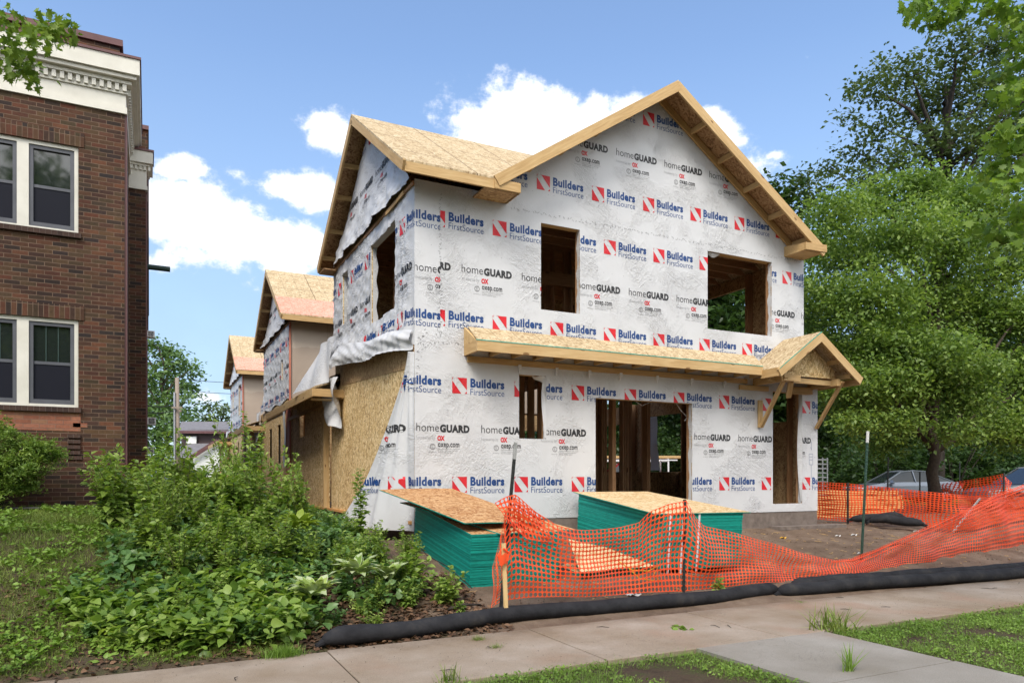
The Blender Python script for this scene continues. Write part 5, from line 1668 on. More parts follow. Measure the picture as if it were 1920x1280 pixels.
for i in range(11):
    x = random.uniform(-.45, 1.9); y = random.uniform(9.4, 11.3) if x < 1.2 else random.uniform(9.8, 11.2)
    o = copy_tree(protos[(2, 4, 0)[i % 3]]); o.location = (x, y, ground_z(x, y) - .02); o.rotation_euler = (random.uniform(-.2, .2), random.uniform(-.2, .2), random.random() * 6.28); o.scale = (.75, .75, random.uniform(1.5, 2.0))
def sapling(label, loc, h, ll, mat, seed, ns=3, spread=.12, lean=(0, 0)):
    r = weed('sapling', label, 'sapling', None, (0, 0, 0), h, ns, ll, mat, seed, spread)
    r.location = loc; r.rotation_euler = (lean[0], lean[1], 0); return r
sapling('tall thin sapling with lime-tipped leaves standing before the corner of the brick wall', (.15, 10.4, -.6), 1.35, .10, 'leaf_vine', 31, 3, .28)
sapling('leaning sapling reaching left in front of the lowest bricks', (-.25, 10.2, -.6), .95, .10, 'leaf_vine', 32, 2, .30, (0, -.35))
sapling('tallest weedy sapling, before the porches of the farther houses', (1.35, 10.6, -.72), 1.65, .11, 'leaf_weed', 33, 4, .26)
sapling('slender sapling with dark green leaves in front of the bare sheathing', (2.62, 10.0, -.95), 1.12, .11, 'leaf_weed', 34, 3, .10)
sapling('small lime-green sapling beside the red trim board', (1.95, 10.9, -.85), .75, .09, 'leaf_lime', 35, 2, .12)
sapling('bushy nettle-like plant with big bright leaves beside the teal stack', (2.72, 7.9, -1.36), .62, .125, 'leaf_weed', 36, 9, .22)
sapling('second bushy plant lower and right, leaning toward the bare dirt', (2.95, 7.62, -1.42), .42, .10, 'leaf_vine', 37, 9, .26)
sapling('small seedling standing alone in the leaf litter near the black tube', (3.02, 7.28, -1.48), .17, .075, 'leaf_weed', 38, 3, .05)
sapling('pale seedling poking up through the dirt just behind the black tube', (6.55, 7.16, -1.50), .26, .10, 'leaf_vine', 39, 2, .03)


def hosta(label, loc, n, ln, mat, seed, edge=True, group=None):
    r = np.random.default_rng(seed); o = empty('hosta', loc, label, 'hosta', group); A = NP()
    yaw = np.arange(n) * 2.4 + r.normal(0, .2, n); pit = r.uniform(.15, 1.1, n); sz = ln * r.uniform(.75, 1.15, n)
    pos = np.array(loc) + np.stack([np.sin(yaw), np.cos(yaw), np.zeros(n)], -1) * .05 + np.array([0, 0, .06])
    Rm = rots(yaw, pit, r.normal(0, .2, n))
    A.add(batch(HOSTA, pos, Rm, sz))
    A.build('foliage', M[mat], o, smooth=True)
    if edge:
        B = NP(); e = (HOSTA[0] * np.array([1.16, 1.03, 1]) + np.array([0, 0, -.012]), HOSTA[1]); B.add(batch(e, pos, Rm, sz)); B.build('leaf_margin', M['leaf_edge'], o, smooth=True)
    return o
hosta('variegated hosta with pale leaf margins, lowest of the three, just above the mulch', (1.50, 7.42, -1.22), 30, .23, 'leaf_weed', 1)
hosta('variegated hosta with pale leaf margins in the middle, left of the bushy nettle', (2.0, 7.75, -1.08), 34, .25, 'leaf_weed', 2)
hosta('variegated hosta farthest right, half hidden behind the bushy plant', (2.38, 7.85, -1.16), 26, .22, 'leaf_weed', 3)
hosta('large yellow-green hosta glowing among the darker weeds', (1.62, 9.0, -.66), 40, .27, 'leaf_lime', 4, False)

# --- low creeping cover, lawn, verge grass, litter (nobody could count them)
def zs(x, y):
    return np.array([ground_z(a, b) for a, b in zip(x, y)])
def leaves_on(name, n, fx, base, mat, size, pitch, h, kind='stuff', roll=.4, per=1, spread=.03, label=None, cat=None):
    x, y = fx(n); z = zs(x, y)
    if per > 1:
        x = np.repeat(x, per) + rng.normal(0, spread, n * per); y = np.repeat(y, per) + rng.normal(0, spread, n * per); z = np.repeat(z, per)
    m = len(x); pos = np.stack([x, y, z + rng.uniform(h[0], h[1], m)], -1)
    A = NP(); A.add(batch(base, pos, rots(rng.random(m) * 6.283, rng.normal(pitch[0], pitch[1], m), rng.normal(0, roll, m)), size * rng.uniform(.5, 1.35, m)))
    o = A.build(name, M[mat]); return tag(o, label, cat, None, kind)
def field(x0, x1, y0, y1, keep=None):
    def fx(n):
        xs_ = []; ys_ = []
        while len(xs_) < n:
            x = rng.uniform(x0, x1, n); y = rng.uniform(y0, y1, n)
            if keep is not None:
                m = np.array([keep(a, b) for a, b in zip(x, y)]); x = x[m]; y = y[m]
            xs_ += list(x); ys_ += list(y)
        return np.array(xs_[:n]), np.array(ys_[:n])
    return fx
def nz01(x, y, s=1.0, o=0): return .5 + .5 * mnoise.noise(Vector((x * s + o, y * s, o * 1.7)))
bank_edge = lambda x, y: x > -.25 + .45 * math.sin(y * 1.3) + (.25 if y < 8 else 0)
leaves_on('ground_cover', 5200, field(-.7, 2.7, 6.92, 11.5, lambda x, y: bank_edge(x, y) and nz01(x, y, 2.6, 3) > .44 and (x < 1.35 or y > 7.0 + (x - 1.35) * .5)), LEAF, 'leaf_weed_dark', .10, (.1, .5), (.02, .24), label='low creeping leaves knitting the bank together', cat='ground cover')
leaves_on('ivy_cover', 3000, field(-.9, 1.5, 6.80, 8.2, lambda x, y: bank_edge(x + .4, y) and nz01(x, y, 2.8, 8) > .44), LEAF, 'leaf_weed', .105, (.05, .5), (.02, .28), label='broad ivy-like leaves spilling down to the sidewalk', cat='ground cover')
lawnk = lambda x, y: x < .9 + .4 * math.sin(y * 1.3)
leaves_on('lawn_grass', 210000, field(-5.2, 1.2, 6.72, 12.6, lambda x, y: lawnk(x, y) and nz01(x, y, 1.3, 1) + random.uniform(-.12, .12) > .27), THIN, 'grass', .075, (.75, .5), (-.01, .0), label='short uneven lawn grass on the slope', cat='grass')
leaves_on('lawn_weeds', 3600, field(-5.0, 1.0, 6.75, 12.4, lambda x, y: lawnk(x, y) and nz01(x, y, 1.9, 5) + random.uniform(-.15, .15) > .52), LEAF, 'clover', .05, (.25, .4), (.015, .07), per=5, spread=.035, label='small light green weeds growing through the lawn', cat='weeds')
def verge(x, y):
    if 4.45 < x < 6.2: return False
    if y > 5.26 + .05 * math.sin(x * 9) + .04 * math.sin(x * 23): return False
    if random.random() > (.35 + .65 * min(1, (5.26 - y) / .12)): return False
    v_ = nz01(x, y, 1.5, 2) + .35 * (nz01(x, y, 6, 4) - .5) + random.uniform(-.13, .13)
    return v_ > (.46 if y < 4.75 else .38)
leaves_on('verge_grass', 120000, field(1.2, 13, 2.6, 5.3, verge), THIN, 'clover', .055, (.6, .6), (0, .012), label='patchy bright grass on the verge between walk and street', cat='grass')
leaves_on('verge_clover', 3600, field(1.2, 12, 2.8, 5.28, lambda x, y: verge(x, y) and nz01(x, y, 2.5, 9) > .45), LEAF, 'clover', .026, (.25, .5), (.005, .05), per=4, spread=.035, label='clover mixed through the verge grass', cat='clover')
leaves_on('leaf_litter', 2600, field(.6, 3.4, 6.66, 8.6, lambda x, y: (x > 1.3 or y < 6.95)), LEAF, 'dead_leaf', .06, (0, .3), (.004, .03), label='brown fallen leaves and mulch', cat='leaf litter')
leaves_on('bank_litter', 4200, field(-3, 2.6, 6.62, 8.6), LEAF, 'dead_leaf', .045, (0, .3), (.004, .02), label='dry leaves at the foot of the bank', cat='leaf litter')
# small tufts: in the walk joints, at the kerb of the beds
def tuft(label, x, y, z, n, ln, spread, mat='grass', base=None, pit=(1.0, .35)):
    r_ = np.random.default_rng(int(x * 100 + y * 10) % 9999); base = THIN if base is None or base is BLADE else base
    pos = np.stack([x + r_.normal(0, spread, n), y + r_.normal(0, spread * .7, n), np.full(n, z)], -1)
    A = NP(); A.add(batch(base, pos, rots(r_.random(n) * 6.283, r_.normal(pit[0], pit[1], n), r_.normal(0, .4, n)), ln * r_.uniform(.5, 1.3, n)))
    return tag(A.build('grass_tuft', M[mat]), label, 'grass tuft')
tuft('round cushion of fine grass at the left end of the black tube', 1.05, 6.62, -1.56, 900, .10, .075, 'clover')
tuft('tiny grass tuft sprouting in the crack nearest the black tube', 2.84, 6.42, -1.55, 160, .05, .03)
tuft('small grass tuft in the middle of the cracked slab joint', 2.86, 6.05, -1.55, 120, .05, .03)
tuft('grassy seed-head weed at the lower left edge of the verge', 2.05, 5.2, -1.56, 60, .15, .05, 'grass', BLADE, (1.2, .2))
tuft('tall wispy weed at the corner where the path leaves the sidewalk', 6.3, 5.24, -1.56, 130, .26, .11, 'grass', BLADE, (1.15, .3))
tuft('upright weed growing beside the path near the bottom edge', 5.05, 4.02, -1.55, 50, .2, .02, 'clover', BLADE, (1.3, .2))
tuft('scrap of weed lying on the sidewalk below the tube joint', 7.35, 6.55, -1.545, 40, .08, .06, 'clover', BLADE, (.1, .1))
tuft('flat green leaf scrap lying on the middle sidewalk slab', 4.95, 5.95, -1.545, 14, .08, .05, 'clover', LEAF, (0, .1))
tuft('pale weed tuft under the netting left of the middle post', 4.72, 7.05, -1.50, 120, .07, .06, 'clover')
# ================================================================= site objects
def tpost(label, base, top, mat='post_steel', tip='post_white', tipf=.08, group=None, w=.04, name='fence_post'):
    base = Vector(base); top = Vector(top); r = empty(name, base, label, 'post', group)
    b = MB(); a = base.lerp(top, -.12); t = base.lerp(top, 1 - tipf)
    d = (top - base).normalized()
    b.beam(a, t, w, .006, up=(0, 1, 0)); b.beam(a + Vector((0, .016, 0)), t + Vector((0, .016, 0)), .006, .028, up=(0, 1, 0))
    n = int((t - base).length / .055)
    for i in range(n):
        p = base.lerp(t, (i + .5) / n); b.box((p.x - .008, p.y - .012, p.z - .006), (p.x + .008, p.y - .003, p.z + .006))
    b.build('shaft', M[mat], r)
    c = MB(); c.beam(t, top, w + .002, .008, up=(0, 1, 0)); c.beam(t + Vector((0, .016, 0)), top + Vector((0, .016, 0)), .008, .03, up=(0, 1, 0)); c.build('tip', M[tip], r)
    return r


def YP(px, py, Y):
    k = (px - 960) / 1360; d = Y / (.89443 - k * .44721); return Vector((d * (.44721 + k * .89443), Y, -(py - 898) * d / 1360))
sm('grey_tip', (.22, .23, .22), (.36, .36, .35), 30, .6, .1)
tpost('leaning black steel post at the near left end of the orange netting', YP(938, 1150, 7.02), YP(967, 829, 7.12), 'post_steel', 'grey_tip', .10)
tpost('straight black post holding the netting up between the two teal stacks', YP(1282, 1108, 7.36), YP(1284, 936, 7.40), 'post_steel', 'post_steel', .05)
tpost('tall green post with a white tip standing alone behind the sagging netting', YP(1616, 1047, 7.95), YP(1628, 808, 7.95), 'post_green', 'post_white', .09)
sk = lumber('wooden_stake', YP(949, 1152, 6.93), YP(944, 1018, 6.93), .045, .02, None, M['stake_wood'], up=(0, 1, 0)); tag(sk, 'pale wooden stake tied with orange tape beside the leaning post', 'stake')
tp = MB(); tp.tube([YP(940, 1030, 6.95), YP(934, 1042, 6.93), YP(938, 1056, 6.92), YP(951, 1050, 6.90), YP(955, 1036, 6.90), YP(944, 1028, 6.90)], .012, 6)
tp.grid(5, 6, lambda u, v: tuple(YP(936 + 16 * u, 1038 + 20 * v + 3 * math.sin(u * 6), 6.905 - .02 * math.sin(u * 3)))); tag(tp.build('marking_tape', M['orange_net']), 'knot of orange tape wrapped round the wooden stake', 'tape')


def netting(name, label, cols, rows_, cell, mat='orange_net', bulge=.05, hole=(.36, .34), seed=0, lean=0.0, parent=None):
    """cols: (top, bottom) world points along the run; every mesh has its own rounded hole"""
    tops = [Vector(c[0]) for c in cols]; bots = [Vector(c[1]) for c in cols]
    ln = [0]
    for a, b in zip(bots, bots[1:]): ln.append(ln[-1] + max((a - b).length, .001))
    n = int(ln[-1] / cell); P_ = []
    for i in range(n + 1):
        s_ = ln[-1] * i / n
        k = max(j for j in range(len(ln)) if ln[j] <= s_ + 1e-9); k = min(k, len(ln) - 2); f = (s_ - ln[k]) / (ln[k + 1] - ln[k]); 
        tp_ = tops[k].lerp(tops[k + 1], f); bp = bots[k].lerp(bots[k + 1], f); row = []
        for j in range(rows_ + 1):
            t = j / rows_; q = bp.lerp(tp_, t)
            wv = bulge * (math.sin(s_ * 2.6 + seed + t * 2.2) * .6 + math.sin(s_ * 6.3 + 1.3 * seed + t * 4) * .3 + mnoise.noise(Vector((s_ * 1.7, t * 3, seed))) * .9)
            fl = math.sin(math.pi * t) * lean
            q = q + Vector((.012 * math.sin(s_ * 3 + t * 5), wv * (.35 + .65 * math.sin(math.pi * min(1, t * .9 + .1))) + fl, .006 * mnoise.noise(Vector((s_ * 3, t * 5, seed + 3)))))
            row.append(q)
        P_.append(row)
    mb = MB(); hw, hh = hole
    for i in range(n):
        for j in range(rows_):
            a, b, c, d = P_[i][j], P_[i + 1][j], P_[i + 1][j + 1], P_[i][j + 1]
            def at(u, v): return a * (1 - u) * (1 - v) + b * u * (1 - v) + c * u * v + d * (1 - u) * v
            o_ = [(0, 0), (.5, 0), (1, 0), (1, .5), (1, 1), (.5, 1), (0, 1), (0, .5)]
            e_ = .7
            in_ = [(.5 - hw * e_, .5 - hh * e_), (.5, .5 - hh), (.5 + hw * e_, .5 - hh * e_), (.5 + hw, .5), (.5 + hw * e_, .5 + hh * e_), (.5, .5 + hh), (.5 - hw * e_, .5 + hh * e_), (.5 - hw, .5)]
            n0 = len(mb.v); mb.v += [tuple(at(*p)) for p in o_] + [tuple(at(*p)) for p in in_]
            for k in range(8):
                k2 = (k + 1) % 8; mb.f.append((n0 + k, n0 + k2, n0 + 8 + k2, n0 + 8 + k)); mb.m.append(0)
    o = mb.build(name, M[mat], parent)
    s_ = o.modifiers.new('thickness', 'SOLIDIFY'); s_.thickness = .003; s_.offset = 0
    if label: tag(o, label, 'netting')
    return o


def Yn(px): return interp(px, [(900, 6.98), (960, 7.08), (1100, 7.2), (1283, 7.36), (1500, 7.36), (1620, 7.42), (1760, 7.77), (1920, 8.15), (2100, 8.6)])
FC = [(924, 1062, 1140), (936, 1020, 1130), (950, 945, 1125), (966, 931, 1123), (985, 948, 1121), (1010, 964, 1119), (1040, 984, 1118), (1070, 992, 1118), (1100, 994, 1117), (1130, 992, 1116), (1160, 988, 1114), (1200, 980, 1112), (1220, 958, 1110), (1250, 944, 1109),
      (1283, 938, 1108), (1300, 968, 1106), (1320, 986, 1104), (1360, 994, 1099), (1400, 1004, 1094), (1450, 1018, 1091), (1500, 1036, 1091), (1560, 1049, 1090), (1600, 1046, 1081), (1640, 1030, 1073), (1700, 1003, 1064), (1760, 978, 1058), (1820, 950, 1050), (1870, 926, 1044), (1920, 908, 1038), (2000, 902, 1032), (2080, 905, 1030)]
cols = []
for px, t, b in FC:
    Y = Yn(px); sag = max(0, (b - t) and (1 - (b - t) / 130)); back = .22 * sag
    tp_ = YP(px, t, Y + back); bp = YP(px, b, Y); bp.x, bp.y = bp.x, bp.y
    cols.append((tp_, (bp.x, bp.y, bp.z)))
front_net = netting('orange_netting', 'long orange safety netting sagging across the front of the lot behind the black tube', cols, 16, .062, bulge=.075, seed=1.3, hole=(.445, .43))
# its folded upper hem, a doubled strand that catches the light
hm = MB(); hm.tube([c[0] for c in [(Vector(a) + Vector((0, -.01, -.03)),) for a, b in cols[21:31]]], .009, 6)
hm.tube([Vector(a) + Vector((0, -.02, -.09)) for a, b in cols[22:31]], .007, 6)
hm.build('hem', M['orange_net'], front_net)
# torn flap of netting tied round the first post
fc = [(YP(930, 942, 7.0), YP(946, 975, 6.98)), (YP(950, 930, 7.02), YP(962, 988, 7.0)), (YP(968, 926, 7.04), YP(985, 1010, 7.02)), (YP(992, 948, 7.05), YP(1010, 1014, 7.05)), (YP(1020, 972, 7.08), YP(1035, 1016, 7.08))]
netting('netting_flap', 'torn flap of orange netting hooked over the leaning post', fc, 6, .052, bulge=.04, seed=4, hole=(.40, .38))


def DP(px, py, d): return Vector(PXD(px, py, d))
BC = [(1524, 902, 972, 16.6), (1590, 906, 978, 15.9), (1640, 911, 971, 15.6), (1700, 917, 977, 15.3), (1745, 922, 988, 15.0), (1795, 927, 994, 14.8), (1840, 930, 988, 15.4), (1885, 932, 978, 16.5), (1960, 930, 965, 18), (2040, 930, 965, 19)]
netting('orange_netting', 'rear run of orange netting beyond the bare dirt, in front of the lumber', [(DP(a, b, d), DP(a, c_, d + .1)) for a, b, c_, d in BC], 16, .07, bulge=.06, seed=2.2, hole=(.38, .36))
netting('orange_netting', 'loose upper length of orange netting draped between far posts before the silver car', [(DP(a, b, d), DP(a, c_, d)) for a, b, c_, d in [(1742, 912, 935, 22.5), (1775, 905, 935, 22), (1815, 899, 934, 21.5), (1850, 894, 932, 21), (1880, 888, 930, 20.5), (1900, 905, 932, 20.5)]], 9, .10, bulge=.12, seed=5, hole=(.40, .38))
for lab, a, b_, d in (('black post at the corner of the rear netting, in front of the lumber', (1590, 980), (1590, 905), 15.85), ('thin black post in front of the grey car door', (1664, 935), (1666, 857), 22), ('short black post just left of the big tree trunk', (1725, 935), (1725, 884), 22.2),
                      ('black post rising in front of the silver car', (1882, 945), (1883, 886), 20.3), ('dark post in the shade between the trunk and the silver car', (1799, 925), (1800, 866), 30)):
    tpost(lab, DP(a[0], a[1], d), DP(b_[0], b_[1], d), 'post_steel', 'post_steel', .05, 'black posts of the rear fence', .05)
tpost('fallen grey post leaning in the rear netting', DP(1793, 990, 14.6), DP(1838, 934, 15.2), 'grey_tip', 'grey_tip', .05)


# black erosion-control tubes
def sock(label, pts, rad=.1, group='black erosion control tubes', tie=None, seed=0, flat=.86):
    pts = [Vector(p) for p in pts]; q = []; rr_ = []
    L_ = [0]
    for a, b in zip(pts, pts[1:]): L_.append(L_[-1] + (a - b).length)
    n = int(L_[-1] / .07)
    for i in range(n + 1):
        s_ = L_[-1] * i / n; k = min(max(j for j in range(len(L_)) if L_[j] <= s_ + 1e-9), len(L_) - 2); f = (s_ - L_[k]) / (L_[k + 1] - L_[k])
        p0, p1, p2, p3 = pts[max(k - 1, 0)], pts[k], pts[k + 1], pts[min(k + 2, len(pts) - 1)]
        p = .5 * ((2 * p1) + (p2 - p0) * f + (2 * p0 - 5 * p1 + 4 * p2 - p3) * f * f + (3 * p1 - p0 - 3 * p2 + p3) * f ** 3)
        p = p + Vector((0, .015 * math.sin(s_ * 2.1 + seed), .008 * math.sin(s_ * 3.3 + seed)))
        e = min(s_, L_[-1] - s_); taper = min(1, .35 + (e / .22) ** .6 * .65) if e < .22 else 1
        r_ = rad * taper * (1 + .10 * mnoise.noise(Vector((s_ * 1.9, seed, 0))) + .05 * mnoise.noise(Vector((s_ * 6, seed, 2))))
        q.append(p + Vector((0, 0, (r_ - rad) * .6))); rr_.append(r_)
    r = empty('erosion_tube', pts[0], label, 'erosion tube', group)
    b = MB(); b.tube(q, rr_, 20, squash=flat); o = b.build('sleeve', M['sock_fabric'], r, smooth=True)
    # gathered ends
    for end, nxt in ((q[0], q[1]), (q[-1], q[-2])):
        d = (end - nxt).normalized(); a = MB()
        for k in range(9):
            an = k * .7; off = Vector((0, math.cos(an), math.sin(an))) * rad * .32
            a.tube([end - d * .03 + off * .9, end + d * .035 + off * .45, end + d * .075 + off * random.uniform(.4, 1.1)], [.02, .014, .010], 6)
        a.build('gathered_end', M['sock_fabric'], r, smooth=True)
    return r
zc = -1.55 + .088
sock('nearest black fabric tube along the sidewalk, from the weeds to the middle of the walk', [(1.42, 6.71, zc), (2.2, 6.79, zc), (3.0, 6.93, zc + .01), (3.8, 7.0, zc + .01), (4.8, 6.96, zc), (5.7, 6.95, zc), (6.6, 7.02, zc), (7.5, 7.08, zc)], .10, seed=1)
sock('front black tube continuing along the sidewalk to the right edge', [(7.42, 6.98, zc), (8.2, 6.93, zc), (9.4, 6.84, zc), (10.8, 6.72, zc), (12.1, 6.62, zc), (14.5, 6.45, zc), (17, 6.4, zc)], .105, seed=3)
sock('second black tube lying just behind the right-hand one', [(7.9, 7.22, zc + .01), (9.0, 7.16, zc + .02), (10.2, 7.08, zc + .02), (11.6, 6.95, zc + .02), (13.5, 6.75, zc + .02), (16, 6.7, zc + .02)], .10, seed=5)
a0 = DP(1598, 974, 15.5); a1 = DP(1735, 982, 14.9)
sock('left coil of black tube dumped in front of the rear netting', [DP(1596, 971, 15.6), DP(1615, 972, 15.5), DP(1650, 970, 15.4), DP(1680, 966, 15.4), DP(1700, 972, 15.3)], .10, seed=7, group='black tube pieces dumped on the dirt')
sock('right coil of black tube crossing over the other in front of the rear netting', [DP(1632, 974, 15.2), DP(1660, 972, 15.1), DP(1690, 976, 15.0), DP(1730, 978, 14.9)], .11, seed=8, group='black tube pieces dumped on the dirt')


# teal-edged board stacks
def plane_pt(o, a, b, up):
    return lambda u, v, h: o + a * u + b * v + up * h
def board_stack(label, o, ax, ay, n, t, top_off=(), seed=0, pale=False, straps=()):
    o = Vector(o); ax = Vector(ax); ay = Vector(ay); up = ax.cross(ay).normalized(); r_ = random.Random(seed)
    root = empty('board_stack', o, label, 'board stack', 'teal edged board stacks')
    b = MB(); h = .09
    for k in range(3):
        u = .06 + .4 * k; b.mat(0).prism([o + ax * (u + q) + ay * .05 for q in (0, .07)] + [o + ax * (u + q) + ay * .97 for q in (.07, 0)], up * .085)
    b.build('runner', M['lumber_orange'], root)
    b = MB()
    for i in range(n):
        du, dv = r_.uniform(-.0035, .0035), r_.uniform(-.002, .002)
        if i % 17 == 16: h += .006
        P_ = lambda u, v, hh: o + ax * (u + du) + ay * (v + dv) + up * hh
        lo = [P_(0, 0, h), P_(1, 0, h), P_(1, 1, h), P_(0, 1, h)]; hi = [P_(0, 0, h + t * .86), P_(1, 0, h + t * .86), P_(1, 1, h + t * .86), P_(0, 1, h + t * .86)]
        for k in range(4):
            k2 = (k + 1) % 4; b.mat(0).poly([lo[k], lo[k2], hi[k2], hi[k]])
        if i == n - 1 or i == 0:
            b.mat(1 if i else 0).poly(hi if i else lo[::-1])
        h += t
    # a darker core so that the gaps read as gaps, not as see-through slots
    c_ = [o + ax * u + ay * v + up * .09 for u, v in ((.01, .01), (.99, .01), (.99, .99), (.01, .99))]
    b.mat(0).prism(c_, up * (h - .09 - t))
    b.build('boards', [M['teal_edge'], M['osb_top_pale' if pale else 'osb_top']], root)
    for (side, f) in straps:
        s_ = MB()
        if side == 'x':
            p = o + ax * f - ay.normalized() * .004
            s_.poly([p, p + ax.normalized() * .03, p + ax.normalized() * .03 + up * h, p + up * h])
            s_.prism([p, p + ax.normalized() * .03, p + ax.normalized() * .03 + up * h, p + up * h], -ay.normalized() * .003)
        else:
            p = o + ay * f - ax.normalized() * .004
            s_.prism([p, p + ay.normalized() * .03, p + ay.normalized() * .03 + up * h, p + up * h], -ax.normalized() * .003)
        s_.build('strap', M['strap_white'], root)
    return root, up, h
def board(label, c0, c1, c2, t=.012, pale=False, c3=None, sag=.0):
    """a single loose board: corners near-left, near-right, far-left"""
    c0, c1, c2 = Vector(c0), Vector(c1), Vector(c2); c3 = Vector(c3) if c3 else c1 + (c2 - c0)
    nn = (c1 - c0).cross(c2 - c0).normalized(); b = MB(); nu, nv = 8, 12
    def P_(u, v): return c0 * (1 - u) * (1 - v) + c1 * u * (1 - v) + c3 * u * v + c2 * (1 - u) * v - nn * sag * (u - .5) ** 2 * 4 - nn * sag * .6 * (v - .5) ** 2 * 4
    b.mat(1).grid(nu, nv, lambda u, v: P_(u, v) + nn * t)
    b.mat(2).grid(nu, nv, lambda u, v: P_(1 - u, v))
    for e in (lambda s_: (s_, 0), lambda s_: (1, s_), lambda s_: (1 - s_, 1), lambda s_: (0, 1 - s_)):
        b.mat(0).grid(12, 1, lambda u, v, e=e: P_(*e(u)) + nn * t * v)
    o = b.build('loose_board', [M['teal_edge'], M['osb_top_pale' if pale else 'osb_top'], M['osb_inside']])
    return tag(o, label, 'board', 'loose boards on the stacks')
board_stack('left stack of boards with green-teal edges in front of the house corner', (3.43, 8.02, -1.40), (1.22, .0, 0), (.13, 2.42, .27), 53, .0121, seed=1)
board('upper loose board lying askew on the left teal stack', (3.38, 8.02, -.52), (4.60, 8.20, -.56), (3.0, 10.32, -.15), c3=(4.2, 10.5, -.14), sag=.01)
board('second loose board under the askew one on the left stack', (3.78, 7.86, -.655), (4.98, 8.08, -.655), (3.27, 10.2, -.335), c3=(4.5, 10.42, -.33), sag=.008)
board_stack('right stack of boards with teal edges in front of the wide opening', (6.28, 7.98, -1.335), (1.28, -.14, 0), (.12, 2.40, .24), 63, .0121, seed=2, pale=True, straps=(('x', .22), ('x', .42), ('x', .06)))
board('pale top board overhanging the right teal stack', (6.12, 7.90, -.478), (7.66, 7.72, -.478), (6.38, 10.45, -.225), c3=(7.8, 10.3, -.225), pale=True)
board_stack('low bundle of boards behind the netting, between the two tall stacks', (5.02, 8.06, -1.40), (1.15, .03, 0), (.06, .8, .04), 7, .0121, seed=3, pale=True)
board('pale offcut board tilted on the low bundle behind the netting', (4.95, 7.95, -1.20), (6.20, 8.02, -1.20), (5.32, 8.85, -.86), c3=(6.05, 8.95, -1.02), pale=True)
ys_ = MB(); pts = [YP(1160, 1052, 7.75), YP(1185, 1068, 7.7), YP(1215, 1070, 7.65), YP(1235, 1060, 7.65), YP(1225, 1078, 7.6), YP(1240, 1090, 7.55), YP(1200, 1084, 7.6), YP(1180, 1066, 7.7)]
ys_.tube([p + Vector((0, 0, 0)) for p in pts], .009, 6); tag(ys_.build('yellow_strap', M['strap_yellow']), 'curled yellow strap on the ground behind the netting', 'strap')
ys_ = MB(); ys_.tube([YP(780, 1015, 9.0), YP(800, 1040, 8.3), YP(840, 1062, 8.0), YP(885, 1102, 7.7)], .006, 6); tag(ys_.build('black_cord', M['wire']), 'thin black cord lying along the foot of the left stack', 'cord')

# lumber pile behind the rear netting
lp = empty('lumber_pile', DP(1600, 962, 19), 'pile of orange-tinted lumber behind the rear netting', 'lumber pile')
random.seed(12)
for j in range(6):
    for i in range(5):
        p = Vector((14.7 + i * .17 * .45, 13.9 + i * .17 * .9, -.98 + j * .125)); e = p + Vector((3.0, -1.45, 0)) * (1 - .12 * random.random())
        if i in (0, 4) or j == 5 or random.random() < .4: lumber('plank', p, e, .14, .1, lp, M['lumber_orange'])

# stacked crates at the far corner of the house
cr = empty('slatted_crate', DP(1541, 934, 24), 'tall stack-like white slatted crate just past the right corner of the house', 'crate')
b = MB(); c0 = DP(1537, 934, 27)
for i in range(9): b.box((c0.x - .3, c0.y - .1, c0.z + .1 + i * .165), (c0.x + .3, c0.y + .3, c0.z + .15 + i * .165))
b.build('slats', M['white_plastic'], cr); b = MB()
for dx in (-.29, 0, .25): b.box((c0.x + dx, c0.y - .12, c0.z + .08), (c0.x + dx + .05, c0.y - .101, c0.z + 1.52))
b.build('uprights', M['white_plastic'], cr)


